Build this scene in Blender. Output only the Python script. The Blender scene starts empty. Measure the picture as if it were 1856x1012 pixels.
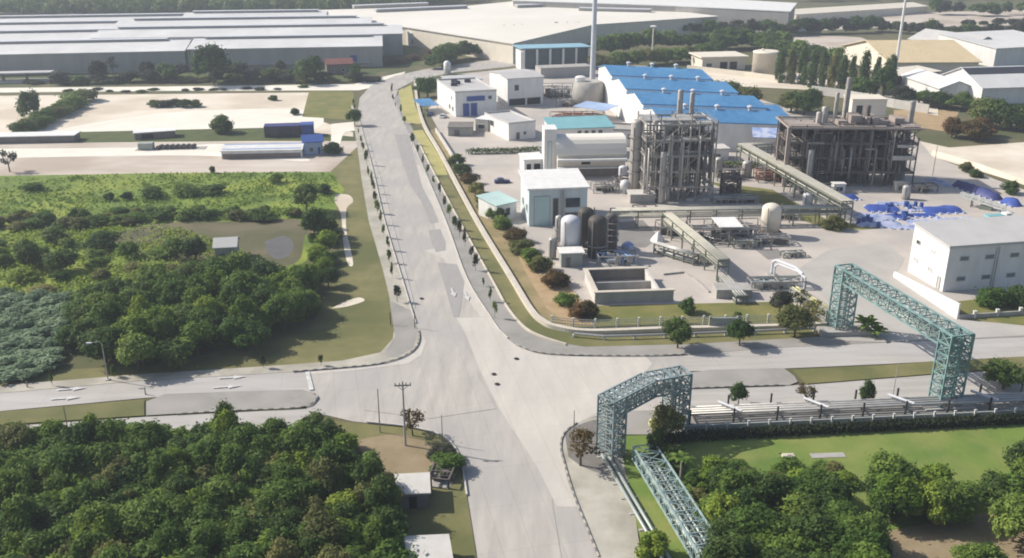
import bpy, bmesh, math, random
from mathutils import Vector, Matrix
sc = bpy.context.scene
COL = sc.collection
R_ = random.Random(7)
# ---------------------------------------------------------------- camera, sky, sun, exposure
F, YH, CX, CY, H = 1700., -150., 928., 506., 70.
TH = math.atan((CY-YH)/F); CT, ST = math.cos(TH), math.sin(TH)
cam = bpy.data.cameras.new('camera'); cam.sensor_width = 36; cam.lens = 36*F/1856; cam.clip_start = 1; cam.clip_end = 20000
camo = bpy.data.objects.new('camera', cam); COL.objects.link(camo)
camo.location = (0, 0, H); camo.rotation_euler = (math.pi/2-TH, 0, 0); sc.camera = camo
SUN_EL, SUN_AZ = math.radians(37), math.atan2(-.96, .30)
wd = bpy.data.worlds.new('World'); sc.world = wd; wd.use_nodes = True
wn = wd.node_tree.nodes; bg = wn['Background']; sky = wn.new('ShaderNodeTexSky'); sky.sky_type = 'NISHITA'; sky.sun_disc = False
sky.sun_elevation = SUN_EL; sky.sun_rotation = SUN_AZ % (2*math.pi); sky.air_density = 1.0; sky.dust_density = 2.0
wd.node_tree.links.new(sky.outputs[0], bg.inputs[0]); bg.inputs[1].default_value = .108
sd = Vector((math.sin(SUN_AZ)*math.cos(SUN_EL), math.cos(SUN_AZ)*math.cos(SUN_EL), math.sin(SUN_EL)))
sl = bpy.data.lights.new('sun', 'SUN'); sl.energy = 4.8; sl.angle = math.radians(.6); sl.color = (1, .935, .83)
so = bpy.data.objects.new('sun', sl); COL.objects.link(so); so.rotation_euler = (-sd).to_track_quat('-Z', 'Y').to_euler()
sc.view_settings.view_transform = 'Standard'; sc.view_settings.look = 'None'; sc.view_settings.exposure = .30; sc.view_settings.gamma = 1
sc.render.engine = 'CYCLES'
sc.cycles.max_bounces = 5; sc.cycles.diffuse_bounces = 2; sc.cycles.transparent_max_bounces = 4; sc.cycles.volume_bounces = 0
sc.cycles.filter_width = 1.9

HAZE = .0003
def G(x, y, z=0.):                      # a place on level z seen at photo position x, y
    u = (x-CX)/F; v = (y-CY)/F; t = (H-z)/(ST+v*CT)
    return Vector((u*t, (CT-v*ST)*t, z))
def Sc(r, g, b):
    f = lambda c: (c/255/12.92) if c <= 10 else ((c/255+.055)/1.055)**2.4
    return (f(r), f(g), f(b), 1)
# ---------------------------------------------------------------- materials
MT = {}
def M(name, c1, c2=None, sc_=1., rough=.8, metal=0., bump=0., bsc=None, stretch=(1, 1, 1), rz=0., lo=.35, hi=.65, big=None, spec=.3, wave=None, joints=None):
    m = bpy.data.materials.new(name); m.use_nodes = True; N = m.node_tree.nodes; L = m.node_tree.links
    p = N['Principled BSDF']; p.inputs['Roughness'].default_value = rough; p.inputs['Metallic'].default_value = metal
    p.inputs['Specular IOR Level'].default_value = spec
    tc = N.new('ShaderNodeTexCoord'); mp = N.new('ShaderNodeMapping'); mp.inputs['Scale'].default_value = stretch; mp.inputs['Rotation'].default_value = (0, 0, rz)
    L.new(tc.outputs['Object'], mp.inputs[0])
    if c2 is None: c2 = tuple(c*.82 for c in c1[:3])+(1,)
    n = N.new('ShaderNodeTexNoise'); n.inputs['Scale'].default_value = sc_; n.inputs['Detail'].default_value = 7; n.inputs['Roughness'].default_value = .62
    L.new(mp.outputs[0], n.inputs[0])
    r = N.new('ShaderNodeValToRGB'); r.color_ramp.elements[0].position = lo; r.color_ramp.elements[1].position = hi
    r.color_ramp.elements[0].color = c1; r.color_ramp.elements[1].color = c2
    L.new(n.outputs[0], r.inputs[0]); out = r.outputs[0]
    if big:                              # large soft stains or patches: (scale, colour, amount)
        n2 = N.new('ShaderNodeTexNoise'); n2.inputs['Scale'].default_value = big[0]; n2.inputs['Detail'].default_value = 4
        L.new(tc.outputs['Object'], n2.inputs[0])
        r2 = N.new('ShaderNodeValToRGB'); r2.color_ramp.elements[0].position = .45; r2.color_ramp.elements[1].position = .62
        r2.color_ramp.elements[0].color = (0, 0, 0, 1); r2.color_ramp.elements[1].color = (big[2],)*3+(1,)
        L.new(n2.outputs[0], r2.inputs[0])
        mx = N.new('ShaderNodeMixRGB'); L.new(r2.outputs[0], mx.inputs[0]); L.new(out, mx.inputs[1]); mx.inputs[2].default_value = big[1]; out = mx.outputs[0]
    if joints:                           # sawn joints between cast slabs
        jm = N.new('ShaderNodeMapping'); jm.inputs['Rotation'].default_value = (0, 0, joints[2]); L.new(tc.outputs['Object'], jm.inputs[0])
        bk = N.new('ShaderNodeTexBrick'); bk.offset = 0; bk.inputs['Scale'].default_value = 1; bk.inputs['Brick Width'].default_value = joints[0]; bk.inputs['Row Height'].default_value = joints[1]; bk.inputs['Mortar Size'].default_value = .05
        bk.inputs['Color1'].default_value = (1, 1, 1, 1); bk.inputs['Color2'].default_value = (.90, .90, .895, 1); bk.inputs['Mortar'].default_value = (.62, .61, .60, 1); L.new(jm.outputs[0], bk.inputs[0])
        mj = N.new('ShaderNodeMixRGB'); mj.blend_type = 'MULTIPLY'; mj.inputs[0].default_value = .38; L.new(out, mj.inputs[1]); L.new(bk.outputs[0], mj.inputs[2]); out = mj.outputs[0]
    L.new(out, p.inputs['Base Color'])
    if bump or wave:
        b = N.new('ShaderNodeBump'); b.inputs['Strength'].default_value = min(1, bump or .5); b.inputs['Distance'].default_value = .08
        if wave:
            w = N.new('ShaderNodeTexWave'); w.inputs['Scale'].default_value = wave; w.bands_direction = 'X'; L.new(tc.outputs['Object'], w.inputs[0]); L.new(w.outputs[1], b.inputs['Height'])
        else:
            n3 = N.new('ShaderNodeTexNoise'); n3.inputs['Scale'].default_value = bsc or sc_*6; n3.inputs['Detail'].default_value = 5
            L.new(tc.outputs['Object'], n3.inputs[0]); L.new(n3.outputs[0], b.inputs['Height'])
        L.new(b.outputs[0], p.inputs['Normal'])
    MT[name] = m; return m
def LEAF(name, c1, c2, c3):
    m = bpy.data.materials.new(name); m.use_nodes = True; N = m.node_tree.nodes; L = m.node_tree.links
    p = N['Principled BSDF']; p.inputs['Roughness'].default_value = .6; p.inputs['Specular IOR Level'].default_value = .12
    at = N.new('ShaderNodeAttribute'); at.attribute_name = 'tone'
    r = N.new('ShaderNodeValToRGB'); r.color_ramp.elements[0].color = c1; r.color_ramp.elements[1].color = c3
    e = r.color_ramp.elements.new(.5); e.color = c2
    L.new(at.outputs['Fac'], r.inputs[0])
    oi = N.new('ShaderNodeObjectInfo'); hs = N.new('ShaderNodeHueSaturation')
    mr = N.new('ShaderNodeMapRange'); mr.inputs[3].default_value = .475; mr.inputs[4].default_value = .515; L.new(oi.outputs['Random'], mr.inputs[0]); L.new(mr.outputs[0], hs.inputs[0])
    mv = N.new('ShaderNodeMapRange'); mv.inputs[3].default_value = 1.3; mv.inputs[4].default_value = .72; L.new(oi.outputs['Random'], mv.inputs[0]); L.new(mv.outputs[0], hs.inputs[2])
    L.new(r.outputs[0], hs.inputs[4]); L.new(hs.outputs[0], p.inputs['Base Color'])
    tr = N.new('ShaderNodeBsdfTranslucent'); L.new(hs.outputs[0], tr.inputs[0]); mx = N.new('ShaderNodeMixShader'); mx.inputs[0].default_value = .4
    o = N['Material Output']; L.new(p.outputs[0], mx.inputs[1]); L.new(tr.outputs[0], mx.inputs[2]); L.new(mx.outputs[0], o.inputs[0])
    MT[name] = m; return m
RZ = math.radians(12)
def V(r, g, b): return (r, g, b, 1)
M('soil', V(.15, .125, .07), V(.095, .10, .045), .12, .95, bump=.5, bsc=1.2, big=(.03, V(.075, .09, .035), .8))
M('verge', V(.205, .185, .08), V(.14, .14, .056), .18, .95, bump=.5, bsc=1.5, big=(.05, V(.09, .105, .035), .7))
M('sand', V(.72, .65, .55), V(.64, .565, .465), .08, .95, bump=.3, bsc=1, big=(.035, V(.42, .34, .25), .5))
M('sandgrey', V(.56, .50, .44), V(.47, .405, .345), .1, .95, bump=.3, bsc=1, big=(.03, V(.32, .25, .19), .6), stretch=(.5, 2, 1))
M('sandwhite', V(.76, .72, .64), V(.69, .64, .55), .1, .95)
M('fieldgreen', V(.17, .24, .035), V(.10, .155, .03), .11, .95, bump=.8, bsc=1.2, big=(.045, V(.26, .30, .05), .8))
M('grassdk', V(.085, .105, .03), V(.055, .075, .025), .2, .95, bump=.6, bsc=2)
M('lawn', V(.15, .215, .042), V(.095, .16, .034), .1, .95, bump=.6, bsc=2, big=(.09, V(.24, .25, .075), .7))
M('yellowgrass', V(.42, .38, .15), V(.33, .31, .12), .2, .95, bump=.5, bsc=2)
M('olivegrass', V(.21, .19, .065), V(.15, .15, .048), .2, .95, bump=.5, bsc=2, big=(.1, V(.12, .14, .035), .6))
M('marsh', V(.115, .105, .055), V(.08, .085, .04), .1, .9, bump=.4, bsc=1, big=(.08, V(.17, .14, .09), .6))
M('puddle', V(.13, .12, .11), V(.10, .09, .08), .3, .35)
M('mulch', V(.42, .305, .18), V(.33, .235, .13), .3, .95, bump=.5, bsc=2)
M('drybank', V(.27, .215, .11), V(.19, .165, .075), .25, .95, bump=.5, bsc=2, big=(.12, V(.36, .27, .15), .6))
M('redsoil', V(.30, .235, .15), V(.22, .175, .10), .2, .95, bump=.5, bsc=1.5)
M('road', V(.475, .44, .40), V(.375, .352, .325), .25, .85, stretch=(2.2, .35, 1), rz=-RZ, bump=.12, bsc=3, big=(.06, V(.36, .345, .335), .6), joints=(3.6, 9, -RZ))
M('crossroad', V(.45, .425, .395), V(.36, .34, .32), .25, .85, stretch=(.3, 2.2, 1), rz=-math.radians(8), bump=.12, bsc=3, big=(.05, V(.45, .44, .43), .5), joints=(9, 3.6, -math.radians(8)))
M('slab', V(.555, .52, .47), V(.485, .453, .41), .2, .85, stretch=(2, .5, 1), rz=-RZ, bump=.12, bsc=3, big=(.07, V(.46, .44, .41), .4), joints=(3.6, 9, -RZ))
M('patch', V(.335, .32, .31), V(.30, .29, .28), .4, .9, stretch=(2.5, .35, 1), rz=-RZ)
M('pave', V(.46, .43, .37), V(.36, .34, .29), .25, .9, bump=.3, bsc=2, big=(.15, V(.27, .25, .2), .6))
M('pavegrey', V(.30, .285, .265), V(.24, .23, .21), .4, .9, bump=.3, bsc=2, big=(.2, V(.36, .34, .32), .6))
M('yard', V(.525, .475, .425), V(.455, .41, .37), .1, .85, bump=.15, bsc=2, big=(.045, V(.36, .335, .315), .6), joints=(8, 8, -RZ))
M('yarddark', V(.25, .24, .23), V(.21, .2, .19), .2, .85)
M('drive', V(.43, .41, .38), V(.38, .36, .335), .15, .85, bump=.15, bsc=2, big=(.06, V(.48, .45, .41), .5), joints=(5, 5, -RZ))
M('coping', V(.58, .53, .45), V(.50, .45, .38), .5, .85)
M('water', V(.05, .05, .04), V(.035, .035, .03), .3, .15)
M('white', V(.76, .755, .74), V(.66, .645, .625), .5, .6, stretch=(1, 1, .2))
M('whitemint', V(.60, .68, .69), V(.51, .585, .60), .5, .6, stretch=(1, 1, .2))
M('cream', V(.72, .66, .56), V(.66, .60, .50), .3, .7)
M('tan', V(.66, .53, .33), V(.60, .48, .29), .15, .7, wave=1.5)
M('creamroof', V(.78, .74, .66), V(.72, .68, .60), .03, .6, stretch=(1, 1, 1), big=(.012, V(.70, .65, .57), .5))
M('silver', V(.74, .73, .715), V(.61, .60, .59), .06, .5, wave=1.2, big=(.02, V(.62, .61, .60), .6))
M('roofgrey', V(.52, .51, .50), V(.46, .45, .44), .2, .6, wave=1.5)
M('wallgrey', V(.41, .395, .375), V(.35, .335, .32), .1, .7, stretch=(2, 2, .2))
M('wallbrown', V(.22, .18, .16), V(.17, .14, .125), .3, .8)
M('teal', V(.22, .46, .50), V(.18, .40, .44), .2, .5, wave=2)
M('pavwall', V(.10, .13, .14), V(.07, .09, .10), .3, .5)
M('paleteal', V(.28, .48, .58), V(.23, .42, .52), .2, .5, wave=2)
M('mint', V(.48, .63, .60), V(.42, .57, .55), .3, .5)
M('blueroof', V(.075, .24, .47), V(.05, .175, .36), .5, .45, wave=1.5, big=(.06, V(.10, .28, .50), .6))
M('bluewall', V(.33, .43, .62), V(.28, .38, .56), .2, .6)
M('blue', V(.045, .10, .33), V(.035, .075, .26), .5, .5)
M('paleblue', V(.25, .33, .58), V(.5, .55, .68), .5, .5, lo=.45, hi=.55)
M('bluetarp', V(.055, .10, .38), V(.04, .075, .28), .7, .45, bump=.6, bsc=2)
M('bluesheet', V(.40, .44, .60), V(.20, .25, .45), .6, .5, lo=.45, hi=.6, bump=.6, bsc=2)
M('navy', V(.045, .055, .19), V(.035, .04, .14), .6, .5, bump=.5, bsc=2)
M('glass', V(.05, .07, .09), V(.035, .05, .065), 1, .15, spec=.5)
M('winpale', V(.17, .22, .25), V(.12, .16, .19), 1, .25, spec=.5)
M('dark', V(.025, .024, .024), V(.018, .018, .018), 1, .8)
M('blackroof', V(.05, .05, .065), V(.04, .04, .05), .2, .4)
M('steel', V(.38, .36, .34), V(.27, .25, .235), .8, .6, metal=.2)
M('steeldk', V(.13, .115, .11), V(.085, .075, .075), .8, .7)
M('rust', V(.155, .125, .115), V(.10, .085, .08), .6, .8)
M('rustlight', V(.36, .305, .275), V(.28, .235, .21), .6, .8)
M('vessel', V(.50, .47, .44), V(.40, .375, .35), .5, .5, metal=.2, stretch=(1, 1, .2))
M('galv', V(.47, .46, .44), V(.38, .37, .35), .6, .5, metal=.3)
M('vesseldk', V(.085, .075, .065), V(.055, .05, .045), .6, .6, stretch=(1, 1, .2))
M('bridgegreen', V(.22, .345, .335), V(.13, .22, .22), .6, .55)
M('bridgepale', V(.36, .45, .44), V(.22, .32, .32), .8, .55)
M('bridgegrey', V(.27, .33, .34), V(.19, .25, .26), .6, .55)
M('palepipe', V(.36, .40, .38), V(.29, .33, .315), .5, .45, metal=.2)
M('rackbeige', V(.50, .48, .41), V(.42, .40, .34), .5, .6)
M('rackgreen', V(.20, .22, .18), V(.15, .165, .135), .5, .7)
M('concrete', V(.40, .385, .36), V(.32, .305, .285), .5, .9, stretch=(1, 1, .3))
M('conclight', V(.56, .54, .51), V(.48, .46, .43), .4, .9)
M('concdark', V(.20, .185, .17), V(.15, .14, .13), .5, .9)
M('fencewhite', V(.62, .63, .60), V(.52, .53, .5), .6, .7)
M('fencegrey', V(.34, .36, .34), V(.28, .30, .28), .6, .7)
M('pole', V(.28, .27, .25), V(.2, .19, .18), 1, .7)
M('poledark', V(.06, .055, .055), V(.04, .04, .04), 1, .7)
M('poleconc', V(.42, .40, .37), V(.34, .32, .3), 1, .8)
M('mastwhite', V(.62, .63, .66), V(.54, .55, .58), .3, .5)
M('paint', V(.62, .62, .61), V(.46, .45, .44), 1.6, .7)
M('kerbblack', V(.16, .155, .15), V(.2, .2, .2), 2, .8)
M('red', V(.33, .07, .055), V(.25, .055, .045), .5, .6)
M('redroof', V(.24, .10, .08), V(.19, .08, .065), .5, .7)
M('orange', V(.36, .16, .11), V(.26, .13, .09), .5, .7)
M('bark', V(.12, .09, .065), V(.075, .06, .045), 3, .9)
M('barkpale', V(.38, .34, .28), V(.28, .25, .2), 3, .9)
M('tyre', V(.02, .02, .02), V(.03, .03, .03), 3, .9)
M('yellow', V(.62, .58, .30), V(.5, .48, .25), 1, .7)
LEAF('leafdark', V(.036, .070, .018), V(.064, .118, .030), V(.115, .18, .045))
LEAF('leafmid', V(.060, .115, .022), V(.11, .19, .038), V(.175, .265, .056))
LEAF('leafbright', V(.10, .17, .024), V(.17, .26, .038), V(.25, .34, .058))
LEAF('leafolive', V(.10, .122, .038), V(.165, .18, .058), V(.23, .235, .085))
LEAF('leafpale', V(.13, .20, .115), V(.20, .285, .17), V(.28, .37, .24))
LEAF('leafbrown', V(.085, .055, .022), V(.14, .095, .035), V(.2, .145, .055))
LEAF('leafshaded', V(.012, .022, .008), V(.02, .034, .012), V(.035, .055, .018))  # hedge leaf, blackened to hold the shade of its near face
LEAF('leafgrey', V(.035, .042, .03), V(.06, .068, .048), V(.10, .105, .075))
# ---------------------------------------------------------------- mesh builder and object helpers
class MB:
    def __init__(s): s.v = []; s.f = []; s.m = []; s.mi = 0
    def add(s, vs, fs):
        o = len(s.v); s.v += [tuple(v) for v in vs]; s.f += [tuple(i+o for i in f) for f in fs]; s.m += [s.mi]*len(fs)
    def box(s, x0, x1, y0, y1, z0, z1):
        s.add([(x0, y0, z0), (x1, y0, z0), (x1, y1, z0), (x0, y1, z0), (x0, y0, z1), (x1, y0, z1), (x1, y1, z1), (x0, y1, z1)],
              [(3, 2, 1, 0), (4, 5, 6, 7), (0, 1, 5, 4), (1, 2, 6, 5), (2, 3, 7, 6), (3, 0, 4, 7)]); return s
    def bar(s, a, b, w, h=None):
        a = Vector(a); b = Vector(b); d = (b-a).normalized(); h = h or w
        u = d.cross(Vector((0, 0, 1)))
        u = Vector((1, 0, 0)) if u.length < .01 else u.normalized()
        n = u.cross(d); q = []
        for p in (a, b):
            for i, j in ((-1, -1), (1, -1), (1, 1), (-1, 1)): q.append(p+u*(i*w/2)+n*(j*h/2))
        s.add(q, [(0, 1, 2, 3), (7, 6, 5, 4), (0, 4, 5, 1), (1, 5, 6, 2), (2, 6, 7, 3), (3, 7, 4, 0)]); return s
    def tube(s, a, b, r, n=8, r2=None):
        a = Vector(a); b = Vector(b); d = (b-a).normalized(); r2 = r if r2 is None else r2
        u = d.cross(Vector((0, 0, 1))); u = Vector((1, 0, 0)) if u.length < .01 else u.normalized(); w = u.cross(d)
        q = [p+(u*math.cos(2*math.pi*k/n)+w*math.sin(2*math.pi*k/n))*rr for p, rr in ((a, r), (b, r2)) for k in range(n)]
        s.add(q, [(k, (k+1) % n, n+(k+1) % n, n+k) for k in range(n)]+[tuple(range(n-1, -1, -1)), tuple(range(n, 2*n))]); return s
    def path(s, pts, r, n=8):
        for a, b in zip(pts, pts[1:]): s.tube(a, b, r, n)
        return s
    def lathe(s, prof, n=20, c=(0, 0, 0)):
        q = [(c[0]+r*math.cos(2*math.pi*k/n), c[1]+r*math.sin(2*math.pi*k/n), c[2]+z) for r, z in prof for k in range(n)]
        fs = [(i*n+k, i*n+(k+1) % n, (i+1)*n+(k+1) % n, (i+1)*n+k) for i in range(len(prof)-1) for k in range(n)]
        fs += [tuple(range(n-1, -1, -1)), tuple(range((len(prof)-1)*n, len(prof)*n))]
        s.add(q, fs); return s
    def prism(s, poly, z0, z1, bottom=True):
        A = sum(poly[i][0]*poly[(i+1) % len(poly)][1]-poly[(i+1) % len(poly)][0]*poly[i][1] for i in range(len(poly)))
        if A < 0: poly = poly[::-1]
        n = len(poly); q = [(p[0], p[1], z0) for p in poly]+[(p[0], p[1], z1) for p in poly]
        s.add(q, [tuple(range(n, 2*n))]+([tuple(range(n-1, -1, -1))] if bottom else [])+[(i, (i+1) % n, n+(i+1) % n, n+i) for i in range(n)]); return s
    def sheet(s, poly, z):
        A = sum(poly[i][0]*poly[(i+1) % len(poly)][1]-poly[(i+1) % len(poly)][0]*poly[i][1] for i in range(len(poly)))
        if A < 0: poly = poly[::-1]
        s.add([(p[0], p[1], z) for p in poly], [tuple(range(len(poly)))]); return s
    def mesh(s, name, mats, smooth=False):
        me = bpy.data.meshes.new(name); me.from_pydata(s.v, [], s.f)
        for m in (mats if isinstance(mats, (list, tuple)) else [mats]): me.materials.append(MT[m])
        if max(s.m, default=0): me.polygons.foreach_set('material_index', s.m)
        if smooth: me.polygons.foreach_set('use_smooth', [len(f) < 5 for f in s.f])
        me.update(); return me
    def build(s, name, mats, parent=None, smooth=False, label=None):
        o = bpy.data.objects.new(name, s.mesh(name, mats, smooth)); COL.objects.link(o)
        if parent: o.parent = parent
        if label: o['label'] = label
        return o
def tag(o, label, cat, group=None):
    o['label'] = label; o['category'] = cat
    if group: o['group'] = group
    return o
def thing(name, label, cat, loc, rz=0, group=None):
    o = bpy.data.objects.new(name, None); COL.objects.link(o); o.empty_display_size = .5
    o.location = loc; o.rotation_euler = (0, 0, rz); return tag(o, label, cat, group)
def copy_tree(o, parent=None):
    c = o.copy(); COL.objects.link(c)
    if parent: c.parent = parent
    for ch in list(o.children): copy_tree(ch, c)
    return c
def struct(name, mb, mats, kind='structure'):
    o = mb.build(name, mats); o['kind'] = kind; return o
def smooth_line(pts, step=None, n=8):
    out = []
    for i in range(len(pts)-1):
        p0 = pts[max(i-1, 0)]; p1 = pts[i]; p2 = pts[i+1]; p3 = pts[min(i+2, len(pts)-1)]
        for k in range(n):
            t = k/n
            out.append(tuple(.5*(2*p1[j]+(p2[j]-p0[j])*t+(2*p0[j]-5*p1[j]+4*p2[j]-p3[j])*t*t+(3*p1[j]-p0[j]-3*p2[j]+p3[j])*t**3) for j in (0, 1)))
    return out+[tuple(pts[-1])]
def gp(px, sm=False):
    return [tuple(G(*p)[:2]) for p in (smooth_line(px) if sm else px)]
def resample(pts, step):
    out = [Vector(pts[0][:2])]; acc = 0
    for a, b in zip(pts, pts[1:]):
        a = Vector(a[:2]); b = Vector(b[:2]); d = (b-a).length; t = step-acc
        while t <= d: out.append(a+(b-a)*(t/d)); t += step
        acc = (acc+d) % step
    return out
ZL = [0.0]
def zone(name, px, mat, sm=False):
    ZL[0] += .0035
    return struct(name, MB().sheet(gp(px, sm), ZL[0]), mat)
# ---------------------------------------------------------------- ground, fields, roads (the setting)
struct('ground', MB().sheet([(-2400, -300), (2400, -300), (2400, 2900), (-2400, 2900)], 0), 'soil')
zone('far_field', [(-400, 152), (640, 150), (700, 128), (760, 118), (760, 60), (-400, 95)], 'grassdk')
zone('sandy_track', [(-400, 163), (300, 157), (640, 153), (700, 138), (735, 130), (720, 150), (650, 164), (300, 165), (-400, 172)], 'sandwhite')
zone('sandy_lot', [(-400, 178), (560, 168), (553, 210), (640, 240), (640, 262), (-400, 262)], 'sand')
zone('sandy_lot_patch', [(75, 240), (300, 205), (560, 200), (550, 240), (300, 240)], 'sandwhite', True)
zone('grass_patch', [(560, 166), (640, 166), (645, 218), (600, 215), (548, 212)], 'olivegrass')
zone('grass_strip', [(75, 241), (300, 236), (480, 232), (640, 248), (640, 256), (470, 256), (250, 258), (70, 260)], 'grassdk')
zone('sandy_yard', [(-400, 262), (400, 258), (650, 256), (655, 312), (300, 314), (-400, 330)], 'sandgrey')
zone('sandy_yard_track', [(-400, 272), (240, 268), (420, 262), (560, 292), (300, 282), (-400, 296)], 'sandwhite', True)
zone('sandy_spur', [(600, 225), (650, 222), (652, 236), (625, 240), (615, 262), (600, 262)], 'sandwhite', True)
zone('verge', [(598, 312), (660, 255), (700, 420), (742, 600), (725, 640), (660, 656), (560, 662), (300, 690), (-200, 730), (-200, 690), (300, 660), (560, 600), (620, 480)], 'verge')
zone('green_field', [(-400, 326), (300, 314), (600, 312), (625, 345), (600, 400), (300, 405), (-400, 420)], 'fieldgreen')
zone('scrub_grass', [(-300, 415), (200, 410), (330, 405), (520, 405), (560, 470), (400, 520), (150, 545), (100, 560), (-300, 570)], 'fieldgreen', True)
zone('marsh', [(200, 425), (300, 405), (430, 402), (545, 400), (550, 440), (530, 480), (420, 490), (300, 470), (220, 450)], 'marsh', True)
zone('puddle', [(480, 438), (515, 428), (532, 442), (525, 462), (500, 470), (485, 458)], 'puddle', True)
zone('sandy_path', [(606, 352), (632, 354), (640, 366), (628, 380), (628, 420), (634, 446), (640, 480), (630, 478), (622, 440), (618, 390), (606, 366)], 'sand', True)
zone('sandy_heap_ground', [(622, 548), (650, 540), (660, 546), (630, 556), (600, 560)], 'sand', True)
zone('far_sandy_plain', [(1440, 30), (1856, 18), (2300, 10), (2300, 70), (1856, 50), (1640, 48), (1440, 58)], 'sandgrey')
zone('far_lot', [(1380, 58), (1560, 68), (1600, 85), (1500, 92), (1400, 80)], 'sandgrey')
zone('sandy_lot_east', [(1660, 255), (1720, 268), (1860, 258), (2300, 250), (2300, 360), (1856, 335), (1690, 285)], 'sand')
zone('pink_lot', [(1620, 200), (1740, 200), (1720, 240), (1620, 225)], 'mulch')
zone('east_lane', [(1260, 130), (1440, 132), (1700, 190), (1700, 210), (1500, 165), (1300, 155)], 'sand')
zone('main_road', [(1000, 96), (900, 108), (830, 117), (770, 126), (715, 138), (672, 156), (652, 178), (648, 205), (660, 250), (676, 310), (698, 405), (729, 508), (748, 570), (758, 600), (760, 616), (752, 634), (728, 650),
    (690, 661), (640, 667), (556, 674), (556, 745), (640, 765), (740, 775), (800, 790), (826, 815), (838, 850), (846, 900), (862, 1000), (880, 1150), (1120, 1150), (1085, 1012), (1040, 900), (1022, 840), (1016, 810), (1024, 786), (1048, 768),
    (1100, 748), (1250, 742), (1250, 645), (1170, 646), (1040, 646), (975, 641), (935, 627), (908, 604), (888, 575), (847, 508), (809, 405), (765, 300), (742, 244), (722, 200), (716, 180), (722, 162), (750, 147), (820, 132), (900, 124), (1000, 112)], 'road')
zone('cross_road', [(-500, 752), (0, 714), (250, 692), (556, 674), (562, 710), (430, 712), (265, 722), (-500, 792)], 'crossroad')
zone('cross_road_south', [(-500, 832), (0, 775), (260, 757), (556, 742), (580, 775), (260, 790), (-500, 870)], 'crossroad')
zone('cross_road_east', [(1240, 642), (1400, 632), (1600, 622), (1856, 612), (2500, 590), (2500, 625), (1856, 647), (1600, 661), (1376, 671), (1240, 674)], 'crossroad')
zone('cross_road_east_south', [(1240, 706), (1460, 699), (1686, 681), (1856, 669), (2500, 640), (2500, 690), (1856, 722), (1500, 738), (1240, 748)], 'crossroad')
zone('concrete_lane', [(828, 578), (886, 575), (908, 604), (935, 627), (975, 641), (1040, 646), (1170, 647), (1182, 660), (1160, 690), (1110, 715), (1085, 748), (1048, 768), (1022, 790), (1016, 815), (1028, 870), (1046, 920), (1010, 920), (975, 850), (940, 795), (905, 742), (868, 668), (846, 610)], 'slab')
zone('concrete_lane_strip', [(762, 300), (775, 325), (815, 420), (850, 512), (886, 575), (870, 575), (845, 540), (805, 470), (770, 455), (800, 450), (786, 400), (768, 350), (748, 300)], 'slab')
zone('concrete_fillet', [(700, 661), (752, 640), (764, 618), (760, 596), (772, 620), (764, 645), (740, 660), (650, 672), (560, 680), (556, 674), (640, 667)], 'slab')
for pp in ([(714, 244), (740, 244), (752, 290), (766, 340), (783, 372), (796, 404), (780, 406), (763, 366), (745, 340), (730, 296)],
           [(776, 418), (798, 416), (808, 440), (808, 455), (790, 458), (782, 440)], [(793, 477), (828, 480), (842, 512), (832, 575), (822, 575), (806, 520)],
           [(846, 905), (1000, 905), (1040, 1150), (890, 1150)], [(660, 690), (860, 668), (900, 742), (780, 760), (660, 745)]):
    zone('road_patch', pp, 'patch' if pp[0][0] < 800 and pp[0][0] != 660 else 'road')
zone('west_pavement', [(636, 190), (648, 200), (660, 250), (676, 310), (698, 405), (729, 508), (748, 570), (758, 600), (760, 616), (752, 634), (728, 650), (690, 661), (640, 667), (556, 674), (250, 692), (0, 714), (-500, 752), (-500, 735), (0, 700), (250, 680), (500, 664), (620, 655), (690, 640), (712, 615), (716, 590), (706, 540), (694, 490), (668, 400), (656, 330), (648, 270), (640, 220)], 'pave')
zone('west_pavement_dark', [(706, 545), (746, 565), (757, 600), (750, 632), (722, 648), (700, 650), (700, 636), (716, 612)], 'pavegrey')
zone('east_pavement', [(716, 180), (722, 200), (742, 244), (765, 300), (809, 405), (847, 508), (888, 575), (908, 604), (935, 627), (975, 641), (1040, 646), (1170, 646), (1250, 644), (1400, 632), (1600, 622), (1856, 612), (2500, 590), (2500, 560), (1856, 590), (1740, 604), (1620, 606), (1480, 612), (1250, 625), (1060, 630), (1010, 622), (950, 597), (918, 560), (889, 508), (832, 405), (778, 300), (752, 244), (736, 205), (734, 165), (728, 160)], 'pavegrey')
zone('canal_bank', [(752, 244), (778, 300), (832, 405), (889, 508), (918, 560), (950, 597), (1010, 622), (1060, 630), (1250, 625), (1480, 612), (1480, 596), (1250, 602), (1080, 606), (1000, 596), (960, 570), (922, 508), (860, 405), (800, 300), (768, 240)], 'verge')
zone('yellow_grass', [(722, 165), (745, 155), (752, 190), (764, 225), (757, 226), (736, 222), (728, 200)], 'yellowgrass')
zone('yellow_grass_strip', [(748, 238), (766, 236), (800, 290), (812, 318), (790, 318), (772, 285)], 'yellowgrass')
zone('plant_yard', [(775, 200), (830, 135), (1000, 118), (1180, 120), (1440, 200), (1640, 225), (1690, 285), (1856, 345), (2300, 420), (2300, 560), (1856, 585), (1740, 600), (1620, 604), (1480, 592), (1430, 552), (1200, 556), (1060, 560), (1000, 485), (940, 425), (880, 372), (830, 300)], 'yard')
zone('shrub_slope', [(790, 232), (830, 300), (880, 372), (940, 425), (1000, 485), (1062, 556), (1085, 594), (1000, 594), (966, 568), (930, 508), (868, 405), (806, 300), (776, 240)], 'drybank')
zone('mulch_slope', [(925, 430), (948, 432), (1005, 490), (1062, 556), (1076, 590), (1030, 590), (990, 560), (950, 490)], 'mulch')
zone('plant_lawn', [(1060, 556), (1200, 553), (1430, 548), (1500, 588), (1480, 596), (1250, 588), (1080, 594)], 'olivegrass')
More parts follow.
